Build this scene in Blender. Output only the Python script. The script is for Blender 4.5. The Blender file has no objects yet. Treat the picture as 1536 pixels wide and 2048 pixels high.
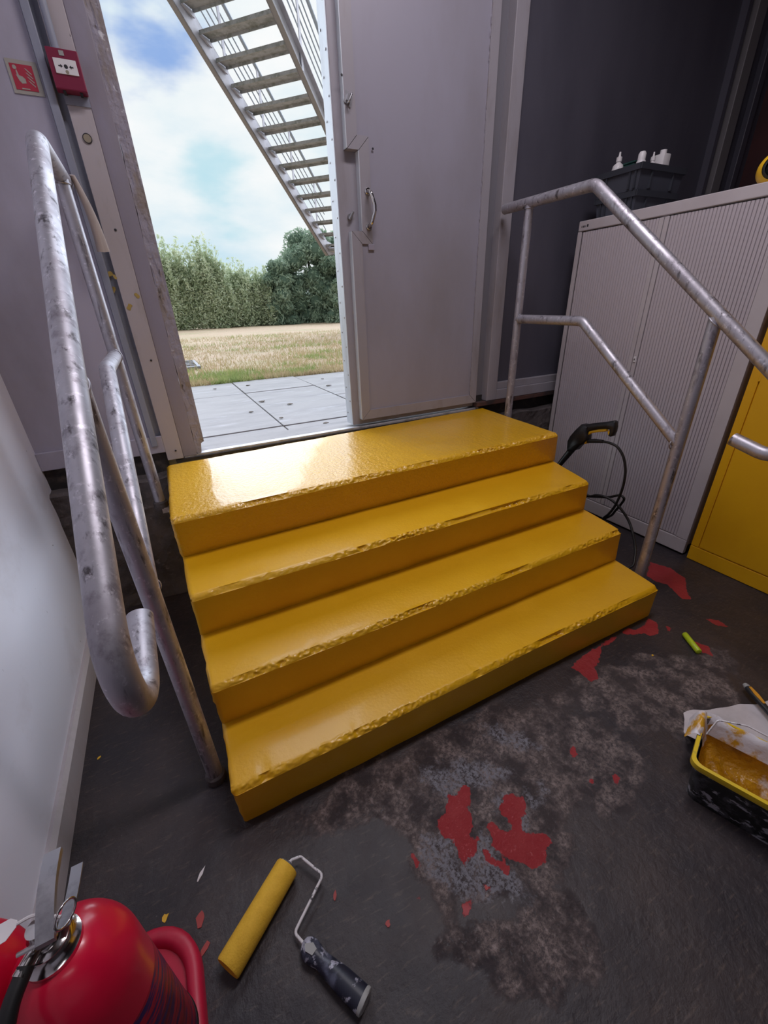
import bpy, bmesh, math, random
import numpy as np
from mathutils import Vector, Matrix, noise
random.seed(7); rng = np.random.default_rng(7)
scn = bpy.context.scene
COL = scn.collection

# ------------------------------------------------------------------ camera
CAMQ = (820.247, 0.459, 0.4663, -0.0374, 0.1014, -0.7935, 1.3625)   # focal (px of 1536), yaw, pitch, roll, position
def cam_axes():
    yaw, pit, rol = CAMQ[1:4]
    cy, sy = math.cos(yaw), math.sin(yaw)
    f0 = np.array([sy, cy, 0.]); r0 = np.array([cy, -sy, 0.]); up = np.array([0, 0, 1.])
    fw = f0*math.cos(pit) - up*math.sin(pit); u2 = f0*math.sin(pit) + up*math.cos(pit)
    cr, sr = math.cos(rol), math.sin(rol)
    return r0*cr + u2*sr, -r0*sr + u2*cr, fw
AX = cam_axes(); EYE = np.array(CAMQ[4:7])
def P(u, v, axis, val):
    """the point of the world plane (axis = val) that was measured at picture position u, v"""
    d = AX[2] + AX[0]*(u-768)/CAMQ[0] - AX[1]*(v-1024)/CAMQ[0]
    return EYE + d*(val-EYE[axis])/d[axis]
cd = bpy.data.cameras.new('camera'); cam = bpy.data.objects.new('camera', cd); COL.objects.link(cam)
cd.sensor_fit = 'HORIZONTAL'; cd.sensor_width = 36; cd.lens = CAMQ[0]*36/1536; cd.clip_start = .02; cd.clip_end = 500
m = Matrix.Identity(4)
for i in range(3):
    m[i][0], m[i][1], m[i][2], m[i][3] = AX[0][i], AX[1][i], -AX[2][i], EYE[i]
cam.matrix_world = m; scn.camera = cam

# ------------------------------------------------------------------ sky, added daylight, lamps, exposure
def srgb(r, g, b):
    f = lambda c: (c/255/12.92 if c/255 <= .04045 else ((c/255+.055)/1.055)**2.4)
    return (f(r), f(g), f(b), 1)
w = bpy.data.worlds.new('sky'); scn.world = w; w.use_nodes = True
nt = w.node_tree; N, L = nt.nodes, nt.links
bg = N['Background']; bg.inputs['Strength'].default_value = 1.0
tc = N.new('ShaderNodeTexCoord')
mp = N.new('ShaderNodeMapping'); mp.inputs['Scale'].default_value = (1, 1, 2.4); L.new(tc.outputs['Generated'], mp.inputs[0])
nz = N.new('ShaderNodeTexNoise'); nz.inputs['Scale'].default_value = 2.2; nz.inputs['Detail'].default_value = 7; nz.inputs['Roughness'].default_value = .55
L.new(mp.outputs[0], nz.inputs['Vector'])
nz2 = N.new('ShaderNodeTexNoise'); nz2.inputs['Scale'].default_value = 5; nz2.inputs['Detail'].default_value = 5
L.new(mp.outputs[0], nz2.inputs['Vector'])
def math_node(tree, op, a, b=None, clamp=False):
    n = tree.nodes.new('ShaderNodeMath'); n.operation = op; n.use_clamp = clamp
    for i, x in enumerate((a, b)):
        if x is None: continue
        if isinstance(x, (int, float)): n.inputs[i].default_value = x
        else: tree.links.new(x, n.inputs[i])
    return n.outputs[0]
def sky_gap(az, el, r0, r1, k):
    """a gap in the cloud round a compass direction"""
    d = (math.sin(az)*math.cos(el), math.cos(az)*math.cos(el), math.sin(el))
    v = N.new('ShaderNodeVectorMath'); v.operation = 'DISTANCE'; L.new(tc.outputs['Generated'], v.inputs[0]); v.inputs[1].default_value = d
    dd = math_node(nt, 'ADD', v.outputs['Value'], math_node(nt, 'MULTIPLY', math_node(nt, 'SUBTRACT', nz2.outputs[0], .5), .35))
    mr = N.new('ShaderNodeMapRange'); mr.interpolation_type = 'SMOOTHSTEP'
    for i, x in zip((1, 2, 3, 4), (r0, r1, k, 0)): mr.inputs[i].default_value = x
    L.new(dd, mr.inputs[0]); return mr.outputs[0]
cr = N.new('ShaderNodeValToRGB'); L.new(nz.outputs[0], cr.inputs[0])
cr.color_ramp.elements[0].position = .31; cr.color_ramp.elements[0].color = srgb(186, 222, 240)
cr.color_ramp.elements[1].position = .52; cr.color_ramp.elements[1].color = srgb(238, 246, 249)
e = cr.color_ramp.elements.new(.62); e.color = srgb(252, 253, 253)
mx = N.new('ShaderNodeMixRGB'); L.new(cr.outputs[0], mx.inputs[1]); mx.inputs[2].default_value = srgb(146, 178, 230)
SKY_GAPS = [(.080, .405, .03, .115, 1.), (.02, .42, .04, .13, 1.)]
g = sky_gap(*SKY_GAPS[0])
for a in SKY_GAPS[1:]: g = math_node(nt, 'MAXIMUM', g, sky_gap(*a))
L.new(g, mx.inputs[0])
mx2 = N.new('ShaderNodeMixRGB'); L.new(mx.outputs[0], mx2.inputs[1]); mx2.inputs[2].default_value = srgb(176, 222, 236)
L.new(sky_gap(.15, .222, .0, .10, .75), mx2.inputs[0]); L.new(mx2.outputs[0], bg.inputs['Color'])

def lamp(name, kind, loc, rot, energy, color=(1, 1, 1), size=1, size_y=None, angle=None):
    l = bpy.data.lights.new(name, kind); o = bpy.data.objects.new(name, l); COL.objects.link(o)
    o.location = loc; o.rotation_euler = rot; l.energy = energy; l.color = color
    if kind == 'AREA':
        l.size = size
        if size_y: l.shape = 'RECTANGLE'; l.size_y = size_y
    if angle: l.angle = angle
    return o
def aim(o, d): o.rotation_euler = Vector(d).to_track_quat('-Z', 'Y').to_euler()
daylight_fill = lamp('daylight_fill', 'SUN', (3, 12, 9), (0, 0, 0), 9.5, (.80, .875, 1.0), angle=math.radians(110))  # very wide sun, added to strengthen the daylight through the doorway
aim(daylight_fill, (-.50, -.74, -.40))
for i, (x, y, e_) in enumerate(((1.25, .2, 34), (.6, -2.6, 6))):
    lamp('ceiling_lamp', 'AREA', (x, y, 3.45), (0, 0, 0), e_, (1, .92, .98), 1.3, .3)
scn.view_settings.view_transform = 'Standard'; scn.view_settings.look = 'None'
scn.view_settings.gamma = 1; scn.view_settings.use_curve_mapping = False
scn.view_settings.exposure = 0.0

# ------------------------------------------------------------------ materials
MATS = {}
def mat(name, col, rough=.5, metal=0, spots=(), bump=None, coat=0, spec=.5, rough_var=0, coord='Object'):
    """procedural surface: base colour, then layers of noise colour (colour, scale, lo, hi, stretch), plus fine relief (scale, strength, distance)"""
    if name in MATS: return MATS[name]
    m = bpy.data.materials.new(name); m.use_nodes = True; t = m.node_tree; b = t.nodes['Principled BSDF']
    b.inputs['Roughness'].default_value = rough; b.inputs['Metallic'].default_value = metal
    b.inputs['Coat Weight'].default_value = coat; b.inputs['Coat Roughness'].default_value = .12; b.inputs['Specular IOR Level'].default_value = spec
    tcn = t.nodes.new('ShaderNodeTexCoord'); cur = None
    col = col if len(col) == 4 else (*col, 1)
    b.inputs['Base Color'].default_value = col
    for k, (c, sc, lo, hi, st) in enumerate(spots):
        mpn = t.nodes.new('ShaderNodeMapping'); mpn.inputs['Scale'].default_value = st; mpn.inputs['Location'].default_value = (k*3.1, k*1.7, k*.9)
        t.links.new(tcn.outputs[coord], mpn.inputs[0])
        n = t.nodes.new('ShaderNodeTexNoise'); n.inputs['Scale'].default_value = sc; n.inputs['Detail'].default_value = 8; n.inputs['Roughness'].default_value = .62
        t.links.new(mpn.outputs[0], n.inputs['Vector'])
        mr = t.nodes.new('ShaderNodeMapRange'); mr.inputs[1].default_value = lo; mr.inputs[2].default_value = hi
        t.links.new(n.outputs[0], mr.inputs[0])
        mixn = t.nodes.new('ShaderNodeMixRGB'); t.links.new(mr.outputs[0], mixn.inputs[0])
        if cur is None: mixn.inputs[1].default_value = col
        else: t.links.new(cur, mixn.inputs[1])
        mixn.inputs[2].default_value = c if len(c) == 4 else (*c, 1); cur = mixn.outputs[0]
        if rough_var and k == 0:
            r2 = t.nodes.new('ShaderNodeMapRange'); r2.inputs[3].default_value = rough; r2.inputs[4].default_value = rough+rough_var
            t.links.new(mr.outputs[0], r2.inputs[0]); t.links.new(r2.outputs[0], b.inputs['Roughness'])
    if cur is not None: t.links.new(cur, b.inputs['Base Color'])
    if bump:
        prev = None
        for (sc, st, ds) in ([bump] if not isinstance(bump, list) else bump):
            n = t.nodes.new('ShaderNodeTexNoise'); n.inputs['Scale'].default_value = sc; n.inputs['Detail'].default_value = 4
            t.links.new(tcn.outputs[coord], n.inputs['Vector'])
            bp = t.nodes.new('ShaderNodeBump'); bp.inputs['Strength'].default_value = st; bp.inputs['Distance'].default_value = ds
            t.links.new(n.outputs[0], bp.inputs['Height'])
            if prev is not None: t.links.new(prev, bp.inputs['Normal'])
            prev = bp.outputs[0]
        t.links.new(prev, b.inputs['Normal'])
    MATS[name] = m; return m
U = (1, 1, 1)
YEL = (.72, .385, .006)
M_step = mat('yellow_floor_paint', YEL, .40, bump=[(9, .3, .010), (95, .22, .003)], coat=.20, coord='Object', spots=[((.76, .42, .010), 5, .45, .7, U)])
M_land = mat('yellow_floor_paint_rough', YEL, .33, bump=[(12, .30, .010), (80, .8, .006)], coat=.52, spots=[((.76, .42, .010), 5, .45, .7, U)])
M_galv = mat('galvanised_steel', (.47, .46, .51), .46, .75, rough_var=.18,
             spots=[((.36, .34, .38), 8, .44, .66, (1, 1, .3)), ((.11, .10, .11), 55, .56, .68, (1, .6, .14)), ((.26, .24, .27), 30, .55, .7, (1, 1, .5)), ((.70, .68, .74), 60, .58, .70, U)], bump=(60, .15, .002))
M_wallw = mat('white_wall_paint', (.76, .76, .86), .42, spots=[((.58, .55, .60), 3, .55, .85, U), ((.10, .08, .08), 45, .70, .73, (1, 1, .6))], bump=(14, .08, .01))
M_panel = mat('grey_white_panel_paint', (.42, .40, .49), .5, spots=[((.30, .28, .32), 2.2, .45, .75, (1, 1, .5)), ((.10, .09, .10), 40, .72, .75, U)], bump=(20, .05, .006))
M_strip = mat('cream_strip_paint', (.46, .42, .44), .45, spots=[((.30, .26, .24), 6, .55, .8, (1, 1, .3)), ((.08, .07, .07), 45, .70, .74, U)])
M_blue = mat('blue_grey_channel', (.28, .30, .37), .45, spots=[((.19, .20, .26), 7, .45, .7, (1, 1, .2))])
M_jamb = mat('jamb_paint', (.29, .27, .34), .5, spots=[((.27, .24, .25), 4, .5, .75, (1, 1, .3)), ((.09, .08, .08), 50, .71, .74, U)], bump=(30, .2, .004))
M_worn = mat('peeled_jamb_edge', (.33, .31, .37), .7, spots=[((.27, .23, .21), 14, .50, .62, (1, 1, .35)), ((.10, .08, .07), 40, .62, .70, (1, 1, .5)), ((.62, .62, .66), 22, .62, .68, U)], bump=[(26, .8, .012), (80, .5, .005)])
M_gap = mat('dark_gap', (.022, .019, .019), .8, spots=[((.06, .045, .04), 20, .5, .65, U)])  # shade inside gaps put into the colour, with brown debris specks
M_door = mat('grey_door_paint', (.31, .30, .365), .42, spots=[((.255, .24, .27), 2, .45, .75, (1, 1, .4)), ((.20, .18, .18), 60, .73, .76, U)], bump=(120, .04, .002))
M_doorf = mat('grey_door_frame_paint', (.315, .30, .335), .4, spots=[((.23, .205, .205), 7, .52, .75, (1, 1, .25))], bump=(60, .06, .003))
M_edge = mat('door_edge_metal_and_lit_side', (.62, .66, .72), .45, .2, spots=[((.42, .44, .48), 9, .5, .7, (1, 1, .2))])
M_wallr = mat('shaded_panel_paint', (.085, .082, .108), .48, spots=[((.062, .060, .082), 3, .4, .7, (1, 1, .3)), ((.2, .19, .21), 60, .72, .76, (1, 1, .3))])  # the door's grey paint, darkened to hold the shade on this wall
M_red_wall = mat('dark_red_wall', (.07, .02, .022), .6, spots=[((.03, .014, .016), 2, .4, .7, U)])
M_dark = mat('dark_ceiling', (.06, .058, .07), .8)
M_conc = mat('dirty_concrete', (.10, .085, .085), .85, spots=[((.04, .034, .034), 6, .4, .62, U), ((.17, .15, .15), 25, .6, .7, U)], bump=[(12, .7, .02), (60, .6, .006)])
M_rust = mat('rusty_bar', (.10, .045, .035), .7, spots=[((.04, .03, .03), 10, .45, .6, U)])
M_sill = mat('aluminium_sill', (.55, .55, .58), .45, .4, spots=[((.30, .29, .29), 12, .5, .65, U), ((.75, .78, .84), 30, .63, .68, U)], bump=(40, .2, .003))
M_slab = mat('paving_slab', (.275, .260, .262), .8, spots=[((.21, .20, .205), 4, .45, .7, (.5, 1.6, 1)), ((.34, .33, .35), 9, .55, .75, (.4, 1.6, 1)), ((.20, .18, .18), 40, .66, .70, U)], bump=(40, .2, .004))
M_joint = mat('slab_joint_soil', (.07, .055, .045), .9)
M_cup = mat('light_grey_cupboard_paint', (.52, .48, .50), .4, spots=[((.46, .42, .44), 3, .45, .7, U)])
M_slat = mat('light_grey_slat', (.50, .455, .49), .45)
M_ycup = mat('yellow_cupboard_paint', (.80, .42, .008), .36, spots=[((.72, .36, .006), 2, .45, .7, U)], bump=(90, .05, .002))
M_black = mat('black_plastic', (.014, .014, .016), .38)
M_rubber = mat('black_rubber', (.012, .012, .013), .45)
M_crate = mat('dark_grey_crate', (.060, .065, .085), .5)
M_crate2 = mat('dark_crate_side', (.036, .040, .052), .5)
M_greenp = mat('dark_green_plastic', (.01, .06, .05), .5)
M_white = mat('white_plastic', (.75, .73, .74), .4)
M_yplas = mat('yellow_plastic', (.85, .50, .02), .4)
M_red = mat('red_gloss_enamel', (.76, .009, .052), .28, coat=.2, spots=[((.68, .008, .046), 5, .45, .7, U)])
M_redscr = mat('red_enamel_scraped', (.50, .008, .035), .45, spots=[((.045, .018, .14), 13, .49, .54, (1, 1, 6)), ((.20, .006, .015), 10, .52, .60, (1, 1, 8)), ((.03, .02, .12), 8, .60, .63, U)], bump=(30, .4, .003))
M_redplas = mat('red_plastic_stand', (.54, .012, .05), .42, spots=[((.44, .012, .04), 10, .45, .7, U)])
M_chrome = mat('polished_steel', (.62, .60, .60), .16, 1, spots=[((.35, .33, .33), 12, .5, .7, U)])
M_steel = mat('brushed_steel', (.42, .42, .45), .36, .8, spots=[((.28, .28, .30), 30, .5, .7, (1, 1, .2))])
M_tag = mat('white_tag', (.80, .76, .77), .6)
M_callred = mat('call_point_shaded_red', (.20, .010, .045), .4)  # red darkened to hold the shade the box stands in
M_signr = mat('sign_red', (.40, .022, .05), .5, spots=[((.34, .04, .06), 90, .55, .7, U)])
M_signc = mat('sign_cream', (.36, .34, .30), .5)
M_ink = mat('black_ink', (.02, .02, .025), .5)
M_disc = mat('tan_disc', (.30, .26, .19), .5)
M_cloth = mat('tan_cloth', (.40, .34, .32), .8, spots=[((.30, .25, .23), 30, .45, .7, (1, 1, .2))])
M_sleeve = mat('yellow_foam_sleeve', (.78, .46, .035), .75, spots=[((.70, .40, .025), 40, .45, .65, U)], bump=(260, .5, .002))
M_wire = mat('paint_spattered_wire', (.72, .69, .70), .5, spots=[((.05, .05, .055), 45, .55, .62, U)])
M_grip = mat('paint_spattered_grip', (.016, .019, .035), .38, spots=[((.42, .42, .50), 34, .555, .60, (1, 1, .5)), ((.10, .11, .16), 16, .56, .66, U)])
M_gripend = mat('pale_grip_end', (.34, .34, .33), .5)
M_bucket = mat('spattered_black_bucket', (.012, .012, .013), .35, spots=[((.05, .048, .055), 30, .50, .60, U), ((.30, .29, .33), 22, .55, .60, (1, 1, 1.8)), ((.40, .34, .08), 9, .66, .69, U)])
M_rim = mat('yellow_painted_rim', (.72, .50, .02), .35, spots=[((.25, .23, .10), 12, .6, .7, U)])
M_liner = mat('paint_soaked_liner', (.62, .52, .46), .28, coat=.3, spots=[((.56, .27, .008), 9, .36, .44, U), ((.38, .165, .004), 14, .52, .62, U)], bump=[(24, .9, .02), (60, .5, .006)])
M_poly = mat('white_polythene', (.62, .58, .60), .35, spots=[((.46, .43, .44), 6, .45, .7, U)], bump=(18, .4, .01))
M_bristle = mat('brush_black', (.02, .02, .022), .4)
M_orange = mat('orange_grip', (.72, .33, .03), .45)
M_chalk = mat('lime_plastic', (.48, .62, .02), .38)
M_grassb = mat('grass_blades', (.26, .26, .08), .8, spots=[((.42, .30, .15), 1.2, .42, .58, U), ((.18, .26, .06), 2.5, .55, .68, U)])
M_stairm = mat('stair_steel', (.40, .38, .42), .55, .2, spots=[((.30, .28, .30), 4, .45, .7, U)])
M_tread = mat('stair_tread_steel', (.30, .29, .29), .6, .1, spots=[((.18, .18, .16), 9, .45, .62, U), ((.42, .41, .40), 30, .58, .7, U)])
M_rail = mat('stair_rail_steel', (.30, .32, .36), .5, .3)
M_bark = mat('bark', (.10, .08, .06), .9)
M_grate = mat('drain_grate', (.20, .20, .22), .6, .3)
M_chipr = mat('red_paint_flake', (.36, .05, .045), .6)
M_chipy = mat('yellow_paint_flake', (.75, .45, .03), .5)
M_soilleaf = mat('dry_leaf', (.10, .07, .05), .8)

# ------------------------------------------------------------------ building helpers
def tag(o, label=None, cat=None, group=None, kind=None):
    if label: o['label'] = label
    if cat: o['category'] = cat
    if group: o['group'] = group
    if kind: o['kind'] = kind
    return o
def link(name, me, mt, parent=None, smooth=False, loc=None):
    o = bpy.data.objects.new(name, me); COL.objects.link(o)
    if mt and not me.materials: me.materials.append(mt)
    if parent is not None: o.parent = parent
    if loc is not None: o.location = loc
    if smooth: me.shade_smooth()
    return o
def empty(name, loc, label=None, cat=None, group=None, kind=None, rotz=0):
    o = bpy.data.objects.new(name, None); COL.objects.link(o); o.location = loc; o.rotation_euler = (0, 0, rotz); o.empty_display_size = .1
    return tag(o, label, cat, group, kind)
class MB:
    """collects boxes, prisms, tubes and lathes and links them as ONE mesh object"""
    def __init__(s): s.v = []; s.f = []
    def add(s, vs, fs):
        n = len(s.v); s.v += [tuple(map(float, p)) for p in vs]; s.f += [tuple(i+n for i in f) for f in fs]; return s
    def box(s, x0, x1, y0, y1, z0, z1, ch=0):
        if ch <= 0:
            return s.add([(x, y, z) for z in (z0, z1) for y in (y0, y1) for x in (x0, x1)],
                         [(0, 2, 3, 1), (4, 5, 7, 6), (0, 1, 5, 4), (2, 6, 7, 3), (0, 4, 6, 2), (1, 3, 7, 5)])
        bm = bmesh.new(); bmesh.ops.create_cube(bm, size=1)
        for q in bm.verts: q.co = Vector(((x0+x1)/2+q.co.x*(x1-x0), (y0+y1)/2+q.co.y*(y1-y0), (z0+z1)/2+q.co.z*(z1-z0)))
        bmesh.ops.bevel(bm, geom=bm.edges[:], offset=ch, segments=2, profile=.5, affect='EDGES')
        bm.verts.index_update(); s.add([q.co for q in bm.verts], [[q.index for q in f.verts] for f in bm.faces]); bm.free(); return s
    def prism(s, pts, off):
        """closed outline of 3-D points swept along the vector off"""
        n = len(pts); pts = [np.array(p, float) for p in pts]; off = np.array(off, float)
        return s.add(pts+[p+off for p in pts], [tuple(range(n))[::-1], tuple(range(n, 2*n))]+[(i, (i+1) % n, n+(i+1) % n, n+i) for i in range(n)])
    def tube(s, path, r, n=14, caps=True, squash=None, closed=False):
        path = [Vector(p) for p in path]; k = len(path); rs = r if isinstance(r, (list, tuple)) else [r]*k
        tan = []
        for i in range(k):
            a = path[(i-1) % k] if closed else path[max(i-1, 0)]; b = path[(i+1) % k] if closed else path[min(i+1, k-1)]
            tan.append((b-a).normalized())
        ref = Vector((0, 0, 1)) if abs(tan[0].z) < .9 else Vector((1, 0, 0))
        nrm = (ref - tan[0]*ref.dot(tan[0])).normalized(); vs = []; fs = []
        for i in range(k):
            if i:
                nrm = (nrm - tan[i]*nrm.dot(tan[i])).normalized()
            bi = tan[i].cross(nrm)
            for j in range(n):
                a = 2*math.pi*j/n; q = squash if squash else (1, 1)
                vs.append(path[i]+nrm*math.cos(a)*rs[i]*q[0]+bi*math.sin(a)*rs[i]*q[1])
        for i in range(k if closed else k-1):
            for j in range(n):
                a, b = i*n+j, i*n+(j+1) % n; c = ((i+1) % k)*n
                fs.append((a, b, c+(j+1) % n, c+j))
        if caps and not closed: fs += [tuple(range(n))[::-1], tuple(range((k-1)*n, k*n))]
        return s.add(vs, fs)
    def lathe(s, prof, n=40, axis=(0, 0, 1), at=(0, 0, 0), sx=1, sy=1):
        q = Vector((0, 0, 1)).rotation_difference(Vector(axis)); at = Vector(at); vs = []; fs = []; k = len(prof)
        for (r, z) in prof:
            for j in range(n):
                a = 2*math.pi*j/n; vs.append(at+q @ Vector((r*math.cos(a)*sx, r*math.sin(a)*sy, z)))
        for i in range(k-1):
            for j in range(n):
                fs.append((i*n+j, i*n+(j+1) % n, (i+1)*n+(j+1) % n, (i+1)*n+j))
        if prof[0][0] > 1e-5: fs.append(tuple(range(n))[::-1])
        if prof[-1][0] > 1e-5: fs.append(tuple(range((k-1)*n, k*n)))
        return s.add(vs, fs)
    def mesh(s, name):
        me = bpy.data.meshes.new(name); me.from_pydata(s.v, [], s.f); me.validate(); me.update()
        bm = bmesh.new(); bm.from_mesh(me); bmesh.ops.remove_doubles(bm, verts=bm.verts[:], dist=1e-6); bmesh.ops.recalc_face_normals(bm, faces=bm.faces[:]); bm.to_mesh(me); bm.free(); return me
    def build(s, name, mt, parent=None, smooth=0, base=None):
        """base: world position of the parent, taken off the vertices"""
        if parent is not None and base is None: base = parent.matrix_basis.translation if parent.parent is None else None
        if parent is not None and base is None: base = root_of(parent)
        if base is not None: s.v = [(a-base[0], b-base[1], c-base[2]) for a, b, c in s.v]
        me = s.mesh(name); o = link(name, me, mt, parent)
        if smooth:
            me.shade_smooth(); me.set_sharp_from_angle(angle=math.radians(smooth))
        return o
def root_of(o):
    t = Vector((0, 0, 0))
    while o is not None: t += o.location; o = o.parent
    return t
def fillet(pts, rad, seg=8):
    pts = [Vector(p) for p in pts]; out = [pts[0]]
    for i in range(1, len(pts)-1):
        a, b, c = pts[i-1], pts[i], pts[i+1]; r = rad[i-1] if isinstance(rad, (list, tuple)) else rad
        d1, d2 = (a-b).normalized(), (c-b).normalized(); ang = d1.angle(d2); t = min(r/math.tan(ang/2), (a-b).length*.49, (c-b).length*.49); r = t*math.tan(ang/2)
        ce = b+(d1+d2).normalized()*(r/math.sin(ang/2)); p0, p1 = b+d1*t-ce, b+d2*t-ce
        tot = p0.angle(p1); ax = p0.cross(p1).normalized()
        for k in range(seg+1): out.append(ce+Matrix.Rotation(tot*k/seg, 3, ax) @ p0)
    return out+[pts[-1]]
def spline(pts, seg=8):
    pts = [np.array(p, float) for p in pts]; q = [2*pts[0]-pts[1]]+pts+[2*pts[-1]-pts[-2]]; out = []
    for i in range(1, len(q)-2):
        for k in range(seg):
            t = k/seg; a, b, c, d = q[i-1:i+3]
            out.append(.5*((2*b)+(c-a)*t+(2*a-5*b+4*c-d)*t*t+(3*b-a-3*c+d)*t**3))
    return out+[pts[-1]]
def sbox(name, x0, x1, y0, y1, z0, z1, mt, ch=0, parent=None):
    o = MB().box(x0, x1, y0, y1, z0, z1, ch).build(name, mt, parent)
    if parent is None: o['kind'] = 'structure'
    return o

# ------------------------------------------------------------------ the floor, with its patches of worn paint
YW = 1.40          # inner face of the wall with the door
XL = -.475         # face of the left wall
def zq(pts, ox=780, oy=1400, k=2.954): return [(ox+x/k, oy+y/k) for x, y in pts]
RED = [zq(a) for a in (
 [(340,555),(395,575),(400,540),(440,500),(475,520),(470,620),(440,630),(485,680),(490,760),(465,800),(500,825),(530,790),(520,850),(505,930),(460,935),(440,990),(420,960),(405,890),(375,830),(320,820),(285,770),(280,710),(320,680),(335,620)],
 [(680,555),(735,550),(755,575),(790,565),(805,620),(800,680),(770,690),(780,760),(810,785),(930,790),(960,850),(920,890),(940,930),(880,985),(830,1000),(770,955),(700,940),(640,890),(600,850),(605,810),(570,750),(600,705),(640,760),(690,785),(720,745),(690,700),(640,660)],
 [(550,880),(580,880),(600,930),(650,945),(700,980),(695,1045),(675,1030),(650,990),(600,965),(560,970)],
 [(120,905),(140,905),(180,980),(160,1000),(125,940)], [(430,1190),(485,1185),(475,1260),(435,1270)], [(1060,300),(1085,270),(1115,320),(1080,345)],
 [(1310,450),(1340,435),(1365,470),(1335,495)], [(1175,470),(1200,460),(1205,490),(1185,495)], [(555,1100),(580,1090),(590,1125),(560,1130)], [(160,1170),(175,1160),(180,1195),(165,1200)])]
RED += [zq(a, 1080, 780, 3.368) for a in (
 [(745,1160),(880,1200),(980,1270),(990,1360),(1020,1410),(960,1410),(860,1310),(780,1290),(715,1250)],
 [(545,1632),(590,1606),(640,1618),(700,1590),(735,1540),(790,1568),(796,1645),(740,1655),(700,1638),(640,1648),(590,1650)], [(410,1712),(480,1672),(520,1655),(500,1690),(440,1725)], [(330,1762),(380,1735),(395,1742),(350,1775)],
 [(1030,1690),(1140,1730),(1160,1790),(1090,1770)], [(1110,1540),(1200,1550),(1280,1600),(1200,1590)], [(845,1590),(885,1600),(870,1630)])]
RED += [[(1142,1335),(1165,1312),(1185,1300),(1203,1292),(1200,1315),(1190,1335),(1198,1358),(1180,1362),(1160,1345)]]
GREY = [zq(a) for a in (
 [(170,400),(300,390),(450,365),(600,380),(740,420),(600,500),(480,520),(330,560),(190,480)], [(560,150),(740,190),(880,260),(880,290),(700,270),(570,200)],
 [(180,800),(330,820),(420,950),(540,780),(590,860),(600,920),(720,1000),(790,1080),(780,1170),(600,1160),(430,1160),(300,1090),(200,960)],
 [(780,680),(815,690),(830,780),(790,790)], [(800,540),(870,560),(890,520),(870,460),(890,470),(900,540),(830,610)], [(630,560),(670,560),(660,640),(640,640)], [(570,860),(660,890),(700,950),(600,900)])]
WORN = [zq(a) for a in (
 [(-600,700),(-250,450),(0,330),(400,150),(640,30),(900,60),(1250,120),(1500,420),(1480,620),(1350,690),(1180,580),(1000,680),(1110,850),(1090,1000),(950,1130),(700,1180),(350,1260),(150,1000),(60,800),(-150,700),(-420,850)],
 [(700,1200),(1080,1100),(1180,1300),(1250,1600),(700,1700),(300,1500),(450,1300)], [(250,1000),(60,830),(110,1030),(330,1250)], [(900,0),(1400,-250),(2000,-300),(2100,150),(1700,250),(1300,100)])]
def poly_sd(px, py, poly):
    """signed distance to a polygon, negative inside"""
    poly = np.array(poly); n = len(poly); d = np.full(px.shape, 1e9); ins = np.zeros(px.shape, bool)
    for i in range(n):
        a, b = poly[i], poly[(i+1) % n]; e = b-a; wx, wy = px-a[0], py-a[1]
        t = np.clip((wx*e[0]+wy*e[1])/(e@e+1e-12), 0, 1); d = np.minimum(d, np.hypot(wx-e[0]*t, wy-e[1]*t))
        c = ((a[1] > py) != (b[1] > py)) & (px < (b[0]-a[0])*(py-a[1])/(b[1]-a[1]+1e-12)+a[0]); ins ^= c
    return np.where(ins, -d, d)
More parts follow.
